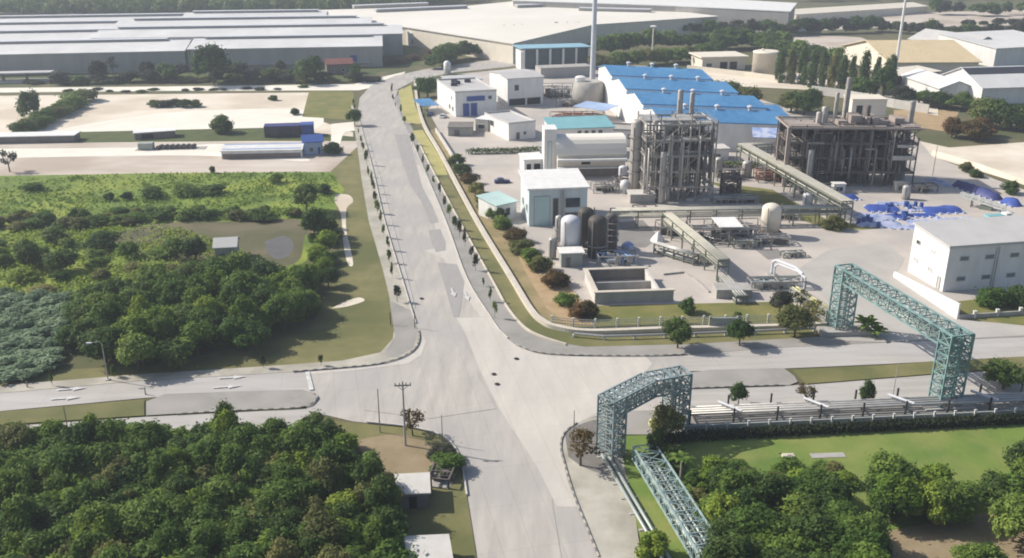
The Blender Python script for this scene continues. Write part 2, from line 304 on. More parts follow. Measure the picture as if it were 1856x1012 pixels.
zone('plant_grass', [(1280, 330), (1400, 345), (1500, 400), (1600, 415), (1560, 418), (1480, 410), (1440, 395)], 'olivegrass')
zone('yard_dark_slab', [(1110, 405), (1165, 400), (1195, 432), (1170, 450), (1120, 450)], 'yarddark')  # darker concrete patch in the yard
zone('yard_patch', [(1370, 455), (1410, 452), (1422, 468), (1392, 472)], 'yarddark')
zone('driveway', [(1430, 500), (1500, 455), (1600, 440), (1640, 470), (1622, 500), (1735, 580), (1860, 592), (1856, 610), (1600, 622), (1500, 618), (1545, 605), (1530, 570), (1480, 530)], 'drive')
zone('office_grass', [(1735, 548), (1760, 545), (1856, 540), (2300, 520), (2300, 575), (1856, 592), (1740, 580)], 'olivegrass')
zone('median_paving', [(265, 730), (300, 716), (440, 711), (548, 708), (572, 716), (574, 726), (550, 740), (420, 746), (265, 755)], 'pavegrey')
zone('median_grass', [(-500, 800), (0, 748), (262, 726), (262, 755), (0, 772), (-500, 826)], 'verge')
zone('median_paving_east', [(1246, 678), (1290, 672), (1420, 669), (1440, 684), (1446, 694), (1430, 700), (1246, 705)], 'pavegrey')
zone('median_grass_east', [(1436, 672), (1600, 664), (1686, 657), (1720, 656), (1856, 648), (2500, 618), (2500, 640), (1856, 668), (1686, 680), (1461, 698)], 'verge')
zone('corner_pavement', [(1016, 810), (1024, 786), (1048, 768), (1100, 752), (1130, 790), (1140, 850), (1160, 1000), (1180, 1150), (1120, 1150), (1085, 1012), (1040, 900), (1022, 840)], 'pave')
zone('corner_mound', [(1024, 790), (1050, 772), (1090, 765), (1100, 810), (1105, 860), (1060, 850), (1030, 830)], 'concdark', True)
zone('rack_verge', [(1100, 748), (1500, 738), (1856, 722), (2500, 690), (2500, 740), (1856, 765), (1250, 790), (1110, 790)], 'pavegrey')
zone('lawn', [(1120, 792), (1250, 790), (1856, 762), (2500, 735), (2500, 1150), (1200, 1150), (1160, 980)], 'lawn')
zone('red_bank', [(1560, 975), (1700, 950), (1900, 935), (1900, 1150), (1600, 1150)], 'redsoil', True)
zone('bare_soil', [(640, 790), (700, 780), (780, 790), (800, 815), (820, 850), (790, 880), (700, 870)], 'redsoil', True)
zone('corner_verge', [(600, 765), (740, 778), (800, 792), (826, 818), (838, 850), (846, 900), (862, 1000), (880, 1150), (780, 1150), (700, 900), (640, 800)], 'verge')
zone('bare_earth', [(650, 800), (720, 790), (780, 808), (800, 850), (760, 870), (700, 865), (660, 840)], 'redsoil', True)
# ---------------------------------------------------------------- kerbs and painted markings
def kerb(px, striped, step=.8, w=.22, h=.14):
    pts = resample(gp(px, True), step); mb = MB()
    for i, (a, b) in enumerate(zip(pts, pts[1:])):
        mb.mi = (i % 2) if striped else 0
        mb.bar((a.x, a.y, ZL[0]+h/2), (b.x, b.y, ZL[0]+h/2), w, h+.02*(i % 2))
    return struct('kerb', mb, ['pave', 'kerbblack'] if striped else ['conclight', 'coping'])
kerb([(648, 205), (660, 250), (676, 310), (698, 405), (729, 508), (748, 570), (758, 600)], False, 4)
kerb([(758, 600), (760, 616), (752, 634), (728, 650), (690, 661), (640, 667), (530, 676)], True)
kerb([(742, 244), (765, 300), (809, 405), (847, 508), (888, 575), (908, 604), (935, 627)], False, 4)
kerb([(935, 627), (975, 641), (1040, 646), (1170, 647), (1250, 644)], True)
kerb([(320, 753), (420, 747), (545, 741), (572, 728), (574, 720), (560, 711)], True)
kerb([(1250, 706), (1340, 703), (1428, 700)], True)
kerb([(1085, 1012), (1060, 950), (1040, 900), (1022, 840), (1016, 810), (1024, 786), (1048, 768)], True)
kerb([(846, 900), (838, 850), (826, 816), (800, 791), (740, 776), (660, 767)], False, 2)
mk = MB()
def stripe(a, b, w):
    a = G(*a); b = G(*b); d = (b-a).normalized(); n = Vector((-d.y, d.x, 0))*w/2
    mk.sheet([(a+n)[:2], (b+n)[:2], (b-n)[:2], (a-n)[:2]], .005)
def arrow(x, y, L, dx, w=.35):                 # straight painted arrow pointing along dx
    p = G(x, y); d = Vector((math.cos(dx), math.sin(dx), 0)); n = Vector((-d.y, d.x, 0))
    pts = [p+n*w/2, p+d*L*.55+n*w/2, p+d*L*.55+n*w*1.6, p+d*L, p+d*L*.55-n*w*1.6, p+d*L*.55-n*w/2, p-n*w/2]
    mk.sheet([q[:2] for q in pts], .005)
stripe((557, 676), (565, 709), .7)
for x, y in ((92, 726), (104, 709), (386, 705), (396, 688)): arrow(x, y, 4.4, math.radians(9.5), .4)
for x, y in ((842, 530), (818, 524)): arrow(x, y, 5, math.radians(282), .4)
for (a, b) in (((688, 320), (752, 560)), ((664, 240), (690, 330))): stripe(a, b, .12)
for v in range(len(mk.v)): mk.v[v] = (mk.v[v][0], mk.v[v][1], ZL[0]+.01)
struct('road_marking', mk, 'paint')
for i, (x, y, lab) in enumerate(((895, 678, 'dark manhole cover in the pale junction lane, further of the close pair'), (901, 696, 'dark manhole cover in the pale junction lane, nearer of the close pair'),
                   (936, 650, 'dark manhole cover beside the striped kerb on the right of the junction'), (764, 541, 'dark manhole cover on the left side of the main road before the junction'))):
    o = MB().lathe([(.42, 0), (.4, .02), (.25, .025)], 16).build('manhole_cover', 'dark'); o.location = G(x, y, ZL[0]); tag(o, lab, 'manhole cover', 'manhole covers')
# ---------------------------------------------------------------- foliage
def leafmesh(name, mat, seed, kind, n=1900, ls=.06):
    r = random.Random(seed); v = []; f = []; tone = []
    lobes = []
    def dome(N, zc, rz, rx, rl, low=-.6):
        for _ in range(N):
            z = r.uniform(low, 1); a = r.uniform(0, 6.283); q = math.sqrt(max(0, 1-z*z))*r.uniform(.55, 1)
            lobes.append((q*math.cos(a)*rx, q*math.sin(a)*rx, zc+z*rz*r.uniform(.7, 1.05), rl*r.uniform(.6, 1.3), r.random()))
    if kind == 'round': dome(26, .60, .32, .36, .15)
    elif kind == 'bush': dome(24, .38, .42, .36, .17, -.75)
    elif kind == 'wide': dome(32, .55, .30, .40, .125, -.8)
    elif kind == 'col':
        for k in range(22):
            z = .08+.86*k/21; a = r.uniform(0, 6.28); q = .22*math.sin(math.pi*min(.95, .18+z*.8))
            lobes.append((q*math.cos(a), q*math.sin(a), z, .17*r.uniform(.7, 1.2), r.random()))
    elif kind == 'sparse': dome(11, .66, .30, .36, .12)
    lobes = [(x*r.uniform(.85, 1.22), y*r.uniform(.85, 1.22), z, q*r.uniform(.75, 1.3), t) for x, y, z, q, t in lobes]; W = [l[3]**2 for l in lobes]
    for _ in range(n):
        l = r.choices(lobes, W)[0]
        d = Vector((r.gauss(0, 1), r.gauss(0, 1), r.gauss(.25, 1))).normalized()
        p = Vector(l[:3])+d*l[3]*r.uniform(.72, 1.08)
        if r.random() < .16: p += Vector((d.x*r.uniform(.02, .13), d.y*r.uniform(.02, .13), r.uniform(-.06, .12)))
        if p.z < .01: p.z = r.uniform(.01, .1)
        nn = (d*1.1+Vector((r.gauss(0, .5), r.gauss(0, .5), r.gauss(.55, .5)))).normalized()
        u = nn.orthogonal().normalized(); a = r.uniform(0, 6.28); w = nn.cross(u)
        u, w = u*math.cos(a)+w*math.sin(a), w*math.cos(a)-u*math.sin(a)
        s = ls*r.uniform(.6, 1.4); o = len(v)
        for (i, j) in ((-1, -.1), (-.1, -.6), (1, .1), (.1, .6)): v.append(tuple(p+u*(i*s)+w*(j*s)))
        f.append((o, o+1, o+2, o+3)); tone.append(min(1, max(0, .55*l[4]+.45*r.random())))
    me = bpy.data.meshes.new(name); me.from_pydata(v, [], f); me.materials.append(MT[mat])
    at = me.attributes.new('tone', 'FLOAT', 'FACE'); at.data.foreach_set('value', tone); me.update(); return me
LM = {}
SPEC = {'round': (4200, .040), 'bush': (3200, .046), 'wide': (4600, .037), 'col': (2400, .042), 'sparse': (600, .04), 'sap': (240, .10)}
def leaf(kind, mat, k, lod=1.):
    key = (kind, mat, k, lod)
    if key not in LM:
        n, ls = SPEC[kind]; LM[key] = leafmesh('crown' if kind != 'bush' else 'bush', mat, hash((kind, k)) % 1000 if 0 else sum(map(ord, kind))*7+k*13, 'round' if kind == 'sap' else kind, int(n*lod), ls/math.sqrt(lod))
    return LM[key]
def trunkmesh(mat, seed, sparse=False):
    r = random.Random(seed); mb = MB(); mb.tube((0, 0, -.02), (.01, .0, .34), .035, 7, .025)
    for k in range(9 if sparse else 5):
        a = r.uniform(0, 6.28); e = Vector((math.cos(a)*r.uniform(.15, .3), math.sin(a)*r.uniform(.15, .3), r.uniform(.55, .88)))
        m = Vector((e.x*.4, e.y*.4, .5)); mb.tube((.01, 0, .32), m, .02, 5, .013); mb.tube(m, e, .013, 5, .004)
        for _ in range(3 if sparse else 0):
            q = e+Vector((r.uniform(-.14, .14), r.uniform(-.14, .14), r.uniform(-.05, .14))); mb.tube(m.lerp(e, .6), q, .006, 4, .002)
    return mb.mesh('trunk', mat)
TM = {('bark', 0): trunkmesh('bark', 1), ('bark', 1): trunkmesh('bark', 2, True), ('barkpale', 0): trunkmesh('barkpale', 3), ('barkpale', 1): trunkmesh('barkpale', 4, True)}
cnt = [0]
def tree(p, h, r, label, kind='round', mat='leafmid', group=None, bark='bark', name='tree', lod=1., cat='tree'):
    cnt[0] += 1; k = cnt[0] % 4
    rz = R_.uniform(0, 6.28)
    if kind == 'bush':
        o = bpy.data.objects.new(name if name != 'tree' else 'bush', leaf('bush', mat, k, lod)); COL.objects.link(o)
        o.location = (p[0], p[1], ZL[0]); o.rotation_euler = (0, 0, rz); o.scale = (r/.5*R_.uniform(.8, 1.2), r/.5*R_.uniform(.8, 1.2), h/.86)
        return tag(o, label, 'bush' if cat == 'tree' else cat, group)
    t = thing(name, label, cat, (p[0], p[1], 0), rz, group)
    qx, qy = R_.uniform(.82, 1.18), R_.uniform(.82, 1.18)
    for nm, me in (('trunk', TM[(bark, 1 if kind == 'sparse' else 0)]), ('crown', leaf(kind, mat, k, lod))):
        o = bpy.data.objects.new(nm, me); COL.objects.link(o); o.parent = t; o.scale = (r/.46*qx, r/.46*qy, h/.95)
    return t
def inside(p, poly):
    c = False; n = len(poly)
    for i in range(n):
        a, b = poly[i], poly[(i+1) % n]
        if (a[1] > p[1]) != (b[1] > p[1]) and p[0] < (b[0]-a[0])*(p[1]-a[1])/(b[1]-a[1])+a[0]: c = not c
    return c
def scatter(px, step, jit=.4):
    poly = gp(px); xs = [p[0] for p in poly]; ys = [p[1] for p in poly]; out = []
    y = min(ys); row = 0
    while y < max(ys):
        x = min(xs)+(row % 2)*step/2
        while x < max(xs):
            q = (x+R_.uniform(-jit, jit)*step, y+R_.uniform(-jit, jit)*step)
            if inside(q, poly): out.append(q)
            x += step
        y += step*.87; row += 1
    return out
WORDS = {'leafdark': 'dark green', 'leafmid': 'mid green', 'leafbright': 'bright yellow green', 'leafolive': 'olive green', 'leafpale': 'pale grey green', 'leafbrown': 'brownish', 'leafgrey': 'dull grey green'}
UNDER = []                                    # the undergrowth between the crowns, one mass
def thicket(px, step, hs, rs, mix, where, group, kinds=('round', 'wide', 'bush'), lod=1., mass=False):
    for q in scatter(px, step):
        m = R_.choice(mix); k = R_.choice(kinds); h = R_.uniform(*hs); r = R_.uniform(*rs)
        if k == 'bush': h *= .7
        if mass: UNDER.append((q, h, r, k, m)); continue
        tree(q, h, r, f"{WORDS[m]} {'low bush' if k == 'bush' else 'spreading tree' if k == 'wide' else 'round crowned tree'} {where}", k, m, group, lod=lod)
thicket([(-170, 828), (0, 812), (250, 806), (480, 800), (585, 806), (650, 850), (700, 930), (715, 1010), (720, 1160), (-170, 1160)], 3.55, (3.6, 6.4), (1.4, 2.7), ['leafmid', 'leafmid', 'leafdark', 'leafmid', 'leafbright', 'leafolive'], 'in the dense thicket in the lower left corner', 'trees of the lower left thicket')
thicket([(140, 655), (200, 676), (310, 668), (420, 650), (500, 620), (560, 585), (585, 560), (598, 522), (540, 508), (450, 518), (330, 520), (160, 560), (120, 610)], 4.6, (4, 7.6), (2.0, 3.6), ['leafdark', 'leafmid', 'leafmid', 'leafmid', 'leafbright'], 'in the grove left of the main road', 'trees of the grove beside the main road', kinds=('round', 'wide', 'wide'))
thicket([(-170, 815), (250, 800), (480, 796), (585, 802), (650, 845), (715, 930), (725, 1010), (730, 1160), (-170, 1160)], 2.9, (4.4, 6.6), (1.6, 2.7), ['leafdark', 'leafmid', 'leafmid', 'leafbright'], 'filling the lower left thicket between its trees', 'bushes of the lower left thicket', kinds=('bush',), mass=True)
thicket([(150, 640), (200, 668), (310, 655), (420, 640), (500, 610), (560, 575), (585, 525), (540, 510), (450, 520), (330, 522), (160, 562), (120, 600)], 4.6, (3.8, 5.6), (2.0, 3.2), ['leafdark', 'leafmid', 'leafmid', 'leafbright'], 'filling the grove between its trees', 'bushes of the grove', kinds=('bush',), mass=True)
thicket([(598, 522), (602, 430), (590, 405), (574, 408), (556, 475), (545, 508)], 4.4, (2.8, 5), (1.6, 2.6), ['leafmid', 'leafbright', 'leafdark'], 'in the thin line between marsh and sandy path', 'trees between marsh and sandy path', kinds=('round', 'bush'))
thicket([(-80, 690), (60, 692), (110, 660), (135, 590), (110, 540), (-80, 530)], 2.9, (1.8, 2.9), (1.8, 2.6), ['leafpale'], 'covered in creeper left of the grove', 'creeper covered bushes', kinds=('bush',), lod=.35)
thicket([(-100, 520), (140, 535), (300, 510), (430, 505), (480, 480), (300, 462), (180, 440), (-100, 430)], 8.5, (1.6, 3.6), (1.6, 3.2), ['leafmid', 'leafbright', 'leafbright', 'leafolive'], 'in the scrub behind the grove', 'bushes in the scrub behind the grove', kinds=('bush', 'bush', 'round'), lod=.7)
thicket([(-100, 428), (150, 415), (300, 404), (560, 398), (600, 385), (300, 388), (-100, 402)], 4.6, (2.2, 3.6), (2.0, 3.0), ['leafolive', 'leafmid', 'leafmid'], 'in the overgrown hedgerow between green field and marsh', 'bushes of the hedgerow', kinds=('bush',), lod=.7)
for x, y, h, r, k, m, lab in (
    (556, 386, 7, 3.2, 'round', 'leafdark', 'dark green round tree alone at the right end of the hedgerow'),
    (572, 440, 7.5, 3.0, 'round', 'leafdark', 'tall dark green tree beside the sandy path'),
    (55, 490, 6, 2.6, 'round', 'leafdark', 'dark green upright tree at the left edge of the scrub'),
    (110, 495, 5, 3.4, 'wide', 'leafdark', 'wide dark green tree at the left of the scrub, with a paler top'),
    (318, 475, 5, 2.6, 'round', 'leafmid', 'round bright edged tree left of the small grey roofed hut'),
    (356, 475, 5, 2.6, 'round', 'leafdark', 'round dark tree touching the small grey roofed hut'),
    (105, 440, 3.4, 3.4, 'bush', 'leafdark', 'wide dark bush in the pale grass at the left'),
    (185, 452, 3.2, 3.6, 'bush', 'leafdark', 'wide dark bush in the middle of the left scrub'),
    (200, 364, 2, 1.6, 'bush', 'leafdark', 'small dark bush in the bright green field, left of the pair'),
    (230, 362, 2, 1.6, 'bush', 'leafdark', 'small dark bush in the bright green field, right of the pair'),
    (280, 358, 2.6, 3.4, 'bush', 'leafmid', 'low wide shrub in the middle of the green field'),
    (340, 354, 2.6, 3.6, 'bush', 'leafmid', 'low wide shrub in the green field, right of the middle'),
    (390, 352, 2.4, 3.2, 'bush', 'leafdark', 'dark low shrub in the right half of the green field'),
    (60, 346, 2.2, 3.2, 'bush', 'leafmid', 'low shrub at the left of the green field'),
    (590, 352, 2.4, 2.2, 'bush', 'leafdark', 'dark bush at the right end of the green field beside the path'),
    (500, 332, 2.2, 2.6, 'bush', 'leafmid', 'low shrub at the far right of the green field'),
    (18, 312, 6.2, 2.6, 'sparse', 'leafgrey', 'thin leafed tree at the edge of the sandy yard on the far left'),
    (386, 314, 2.0, 1.0, 'bush', 'leafdark', 'small dark bush by the sandy yard in front of the blue striped shed'),
    (402, 240, 5.2, 4.6, 'bush', 'leafdark', 'dark round bush on the sandy lot with its own shadow'),
    (55, 213, 9, 4.0, 'bush', 'leafdark', 'dark upright tree at the left of the sandy lot'),
    (145, 190, 3.4, 3.0, 'bush', 'leafmid', 'bush at the far end of the diagonal hedge on the sandy lot'),
    (494, 182, 2.0, 2.2, 'bush', 'leafdark', 'small dark bush on the far sandy lot'),
    (536, 208, 2.0, 1.8, 'bush', 'leafdark', 'small dark bush at the right edge of the sandy lot'),
    (643, 228, 5.6, 2.2, 'round', 'leafdark', 'dark round tree at the left edge of the main road beyond the blue roofed hut'),
    (604, 280, 3.6, 3.0, 'bush', 'leafdark', 'dark bush at the right end of the blue striped shed'),
    (388, 153, 16, 8, 'round', 'leafdark', 'tallest dark tree in front of the long warehouse on the left'),
    (552, 153, 10, 3.8, 'round', 'leafdark', 'dark tall tree before the warehouse, left of the close pair'),
    (573, 148, 11, 3.4, 'round', 'leafdark', 'dark tall tree before the warehouse, right of the close pair'),
    (644, 150, 8, 2.6, 'round', 'leafdark', 'dark small tree beside the red roofed building'),
    (180, 150, 9, 4.0, 'round', 'leafgrey', 'grey green tree before the left half of the long warehouse'),
    (205, 138, 8, 3.2, 'sparse', 'leafgrey', 'thin tree before the left half of the long warehouse'),
    (268, 140, 7, 3.0, 'round', 'leafgrey', 'small grey green tree before the middle of the long warehouse'),
    (510, 140, 7, 3.2, 'round', 'leafgrey', 'small grey green tree left of the dark pair'),
    (775, 176, 8, 5, 'wide', 'leafmid', 'broad green tree at the bend of the main road beside the white office'),
    (848, 84, 9, 4, 'round', 'leafdark', 'dark round tree behind the white offices, beside the cream hut'),
    ):
    tree(G(x, y), h, r, lab, k, m, lod=.8)
for i in range(13):                           # the diagonal hedge on the sandy lot
    t = i/12; tree(G(150-105*t+R_.uniform(-4, 4), 182+64*t+R_.uniform(-2, 2)), 4.2, 5.4-1.6*t, 'green bush in the diagonal hedge across the sandy lot', 'bush', R_.choice(['leafmid', 'leafolive', 'leafmid']), 'bushes of the diagonal hedge', lod=.7)
for i in range(5): tree(G(278+i*20+R_.uniform(-4, 4), 194), 2.6, 3.0, 'dark bush in the short row on the sandy lot', 'bush', R_.choice(['leafdark', 'leafbrown', 'leafgrey']), 'short row of bushes on the sandy lot', lod=.5)
FAR = []                                      # far tree belts are gathered into one mass
def belt(px, n, hs, rs, mix, where, group, kinds=('round', 'wide'), lod=.45, keep=False):
    L = gp(px); seg = [(Vector(b)-Vector(a)).length for a, b in zip(L, L[1:])]; T = sum(seg)
    for i in range(n):
        d = T*(i+R_.uniform(.1, .9))/n; j = 0
        while j < len(seg)-1 and d > seg[j]: d -= seg[j]; j += 1
        q = Vector(L[j]).lerp(Vector(L[j+1]), d/seg[j]); m = R_.choice(mix); k = R_.choice(kinds)
        q = (q.x+R_.uniform(-2, 2), q.y+R_.uniform(-3, 3)); h = R_.uniform(*hs)*(.6 if k == 'bush' else 1); rr = R_.uniform(*rs)
        if not keep: FAR.append((q, h, rr, k, m)); continue
        tree(q, h, rr, f"{WORDS[m]} {'bush' if k == 'bush' else 'tree'} {where}", k, m, group, lod=lod)
belt([(90, 153), (200, 150), (330, 148), (500, 150), (690, 146)], 40, (3, 7), (2.5, 4.5), ['leafgrey', 'leafgrey', 'leafolive', 'leafdark'], 'in the strip between long warehouse and sandy track', 'trees before the long warehouse', ('round', 'bush', 'bush'))
belt([(290, 142), (420, 140), (560, 146)], 16, (4, 8), (3, 5), ['leafgrey', 'leafdark'], 'close before the wall of the long warehouse', 'trees close before the warehouse wall')
belt([(30, 150), (110, 152), (150, 150)], 6, (2, 3), (2, 3), ['leafgrey'], 'at the foot of the long warehouse on the left', 'bushes at the warehouse foot', ('bush',))
belt([(120, 164), (240, 166), (420, 162), (560, 160)], 14, (1.2, 2), (1.5, 2.5), ['leafdark', 'leafgrey'], 'along the sandy track', 'low bushes along the sandy track', ('bush',))
belt([(790, 125), (815, 110), (850, 105), (900, 103)], 16, (6, 9), (4, 6), ['leafdark', 'leafmid', 'leafdark'], 'in the clump behind the white offices', 'trees behind the white offices')
belt([(700, 120), (760, 105), (800, 100)], 10, (3, 5), (3, 4.5), ['leafgrey', 'leafbrown'], 'on the bank beyond the bend of the main road', 'bushes beyond the bend', ('bush', 'round'))
belt([(905, 82), (960, 76), (1070, 72)], 16, (7, 10), (4, 5.5), ['leafdark', 'leafgrey'], 'behind the teal roofed pavilion', 'trees behind the pavilion')
belt([(1080, 105), (1180, 90), (1290, 88), (1420, 86)], 30, (7, 11), (4.5, 6.5), ['leafdark', 'leafdark', 'leafmid'], 'in the wooded belt behind the blue factory', 'trees of the belt behind the blue factory', lod=.6)
belt([(1085, 128), (1180, 118), (1260, 112), (1300, 105)], 22, (5, 8), (4, 6), ['leafmid', 'leafolive', 'leafdark'], 'on the slope right behind the blue factory roof', 'trees on the slope behind the blue roof', lod=.6)
belt([(1090, 70), (1250, 62), (1400, 66), (1520, 60)], 30, (6, 10), (4, 6), ['leafdark', 'leafgrey'], 'below the cream roofed hall', 'trees below the cream roofed hall')
belt([(1290, 95), (1350, 88), (1450, 108), (1510, 118)], 20, (7, 10), (4, 6), ['leafdark', 'leafdark', 'leafmid'], 'around the cream silo', 'trees around the cream silo', lod=.6)
belt([(1490, 62), (1600, 58), (1720, 68), (1856, 70), (2000, 66)], 34, (6, 10), (4, 6), ['leafdark', 'leafgrey'], 'behind the tan roofed hall', 'trees behind the tan roofed hall')
belt([(1680, 28), (1720, 26), (1780, 30), (1856, 26), (2000, 24)], 14, (6, 12), (4, 7), ['leafgrey', 'leafdark'], 'scattered on the far sandy plain', 'scattered trees on the far plain')
belt([(1740, 50), (1856, 46), (2000, 44)], 9, (4, 6), (3, 5), ['leafdark', 'leafgrey'], 'along the far lane at the top right', 'trees along the far lane')
belt([(1275, 172), (1320, 185), (1365, 196)], 9, (6, 9), (4, 5.5), ['leafdark', 'leafolive'], 'beside the right end of the blue factory', 'trees beside the blue factory', lod=.7, keep=True)
belt([(1420, 206), (1460, 206), (1475, 200)], 5, (6, 8.5), (4, 5), ['leafdark', 'leafolive'], 'behind the pipe structure with the flat top', 'trees behind the pipe structure', lod=.7, keep=True)
belt([(1640, 190), (1700, 196), (1760, 198)], 10, (4, 7), (3.5, 5), ['leafgrey', 'leafdark', 'leafmid'], 'before the grey roofed sheds', 'trees before the grey roofed sheds', lod=.7, keep=True)
belt([(1770, 228), (1820, 236), (1900, 240)], 12, (6, 10), (4, 5.5), ['leafdark', 'leafolive', 'leafdark'], 'at the right edge beside the sandy lot', 'trees beside the eastern sandy lot', lod=.7, keep=True)
belt([(1720, 250), (1760, 252), (1790, 250)], 7, (4, 6.5), (3, 4), ['leafbrown', 'leafolive'], 'turning yellow beside the sandy lot', 'yellowing bushes beside the sandy lot', lod=.7, keep=True)
import numpy as np
def far_mass(FAR, name, lod):
    mats = sorted({f[4] for f in FAR}); VV = []; TT = []; MI = []; r = random.Random(2)
    for i, (q, h, rr, k, m) in enumerate(FAR):
        me = leaf(k, m, i % 4, lod); n = len(me.vertices); a = np.empty(n*3, 'f'); me.vertices.foreach_get('co', a); a = a.reshape(-1, 3)
        c, s_ = math.cos(i*2.4), math.sin(i*2.4); sx = rr/.46; b = np.stack([(a[:, 0]*c-a[:, 1]*s_)*sx+q[0], (a[:, 0]*s_+a[:, 1]*c)*sx+q[1], a[:, 2]*h/.95], 1)
        t = np.empty(n//4, 'f'); me.attributes['tone'].data.foreach_get('value', t); VV.append(b); TT.append(np.clip(t*.7+r.random()*.35, 0, 1)); MI.append(np.full(n//4, mats.index(m), 'i'))
    V_ = np.concatenate(VV); n = len(V_); me = bpy.data.meshes.new(name); me.vertices.add(n); me.vertices.foreach_set('co', V_.ravel()); me.loops.add(n); me.loops.foreach_set('vertex_index', np.arange(n, dtype='i'))
    me.polygons.add(n//4); me.polygons.foreach_set('loop_start', np.arange(0, n, 4, dtype='i')); me.polygons.foreach_set('loop_total', np.full(n//4, 4, 'i'))
    for m in mats: me.materials.append(MT[m])
    me.polygons.foreach_set('material_index', np.concatenate(MI)); at = me.attributes.new('tone', 'FLOAT', 'FACE'); at.data.foreach_set('value', np.concatenate(TT)); me.update(); me.validate()
    o = bpy.data.objects.new(name, me); COL.objects.link(o); o['kind'] = 'stuff'
far_mass(FAR, 'far_trees', .4)
COLS = [(1412, 150), (1432, 152), (1452, 154), (1470, 158), (1488, 160), (1506, 162), (1524, 164), (1542, 166), (1562, 168), (1584, 172), (1604, 172), (1612, 160)]
for i, (x, y) in enumerate(COLS): tree(G(x, y), 14+R_.uniform(-1.5, 1.5), 3.0, 'tall narrow dark tree in the row beside the cream silo', 'col', R_.choice(['leafdark', 'leafolive', 'leafdark']), 'row of tall narrow trees', lod=.9)
tree(G(1556, 176), 8, 5, 'broad olive tree at the right end of the row of tall narrow trees', 'wide', 'leafmid', lod=.9)
tree(G(1600, 178), 12, 4.6, 'tall feathery tree left of the tan roofed hall', 'round', 'leafdark', lod=.9)
far_mass(UNDER, 'undergrowth', .7)
# inside the works: shrubs along the canal wall
SH = [(826, 300, 'leafdark'), (838, 318, 'leafdark'), (850, 334, 'leafbrown'), (862, 350, 'leafolive'), (873, 368, 'leafolive'), (884, 384, 'leafolive'), (893, 398, 'leafmid'), (912, 414, 'leafmid'), (905, 402, 'leafdark')]
for x, y, m in SH: tree(G(x, y), 3.0, 2.5, f'{WORDS[m]} rounded shrub on the slope between canal and mint annex', 'bush', m, 'shrubs on the slope beside the mint annex')
SH2 = [(934, 438, 'leafbrown'), (946, 458, 'leafolive'), (962, 474, 'leafbright'), (982, 492, 'leafolive'), (1000, 520, 'leafbrown'), (1024, 556, 'leafbright'), (1048, 574, 'leafbrown'), (1066, 576, 'leafbrown'), (1012, 518, 'leafbrown')]
for x, y, m in SH2: tree(G(x, y), 2.7, 2.5, f'{WORDS[m]} shrub on the orange mulch bank beside the canal', 'bush', m, 'shrubs on the mulch bank')
for x, y, h, r, k, m, lab in (
    (1247, 568, 2.9, 1.7, 'bush', 'leafmid', 'round clipped green shrub alone on the works lawn'),
    (1334, 584, 2.0, 1.1, 'bush', 'leafdark', 'small dark shrub on the works lawn near the fence gate'),
    (1228, 632, 5.0, 2.2, 'round', 'leafdark', 'dark street tree outside the works fence, leftmost before the crossing'),
    (1340, 628, 4.6, 2.4, 'round', 'leafdark', 'dark street tree outside the works fence beside the gate'),
    (1412, 572, 4.6, 2.2, 'round', 'leafgrey', 'brownish tree inside the works fence left of the green bridge'),
    (1440, 612, 5.5, 3.0, 'round', 'leafolive', 'olive tree outside the fence left of the green pipe bridge'),
    (1470, 590, 4.5, 2.4, 'sparse', 'leafolive', 'thin olive tree at the foot of the green pipe bridge'),
    (1450, 560, 3.6, 2.2, 'sparse', 'leafgrey', 'wispy grey green bush by the pipe corner'),
    (1338, 736, 3.4, 1.5, 'round', 'leafdark', 'small palm like dark tree on the southern verge of the cross road'),
    (1460, 736, 3.6, 1.6, 'sparse', 'leafbrown', 'half bare small tree beside the pipe rack'),
    (1572, 728, 3.0, 1.3, 'bush', 'leafdark', 'square clipped dark shrub behind the pipe rack'),
    (1818, 706, 4.4, 3.0, 'wide', 'leafdark', 'dark bushy tree on the southern verge at the right edge'),
    (1800, 556, 3.6, 3.2, 'bush', 'leafmid', 'green rounded shrub before the white office block'),
    (1846, 556, 4.2, 2.4, 'bush', 'leafdark', 'dark shrub before the white office block at the right edge'),
    (1512, 418, 3.0, 3.0, 'bush', 'leafolive', 'olive bush under the long pipe rack'),
    (1750, 312, 2.6, 2.0, 'bush', 'leafolive', 'bush on the bank beside the sandy lot, left of two'),
    (1832, 352, 3.4, 2.2, 'bush', 'leafdark', 'dark bush at the end of the navy pile'),
    (1770, 322, 2.2, 2.0, 'bush', 'leafdark', 'low dark bush on the bank beside the cream wall'),
    (1052, 846, 5.2, 2.6, 'sparse', 'leafbrown', 'half bare brown tree on the pavement corner beside the grey pipe bridge'),
    (748, 792, 4.4, 2.0, 'sparse', 'leafbrown', 'half bare small tree beside the wooden cross arm pole'),
    (812, 856, 2.2, 2.2, 'bush', 'leafmid', 'green bush at the corner beside the pale slab'),
    (800, 832, 1.8, 2.0, 'bush', 'leafgrey', 'grey green bush behind the corner of the pale slab'),
    (1205, 800, 5.2, 2.2, 'round', 'leafolive', 'olive tree below the grey pipe bridge'),
    (1190, 830, 4.2, 1.6, 'bush', 'leafdark', 'dark bush at the foot of the grey pipe bridge'),
    (1215, 850, 3.2, 2.4, 'bush', 'leafdark', 'dark bush beside the palm near the low truss'),
    (1180, 1010, 3.2, 2.2, 'bush', 'leafbright', 'bright bush at the left of the low truss at the bottom edge'),
    ):
    tree(G(x, y), h, r, lab, k, m)
mixR = ['leafdark', 'leafmid', 'leafmid', 'leafdark', 'leafbright']
thicket([(1275, 905), (1400, 900), (1500, 905), (1530, 960), (1600, 1000), (1560, 1150), (1330, 1150), (1290, 1000)], 3.1, (4, 6.2), (2.1, 3.1), mixR, 'in the copse right of the low truss', 'trees of the copse right of the low truss')
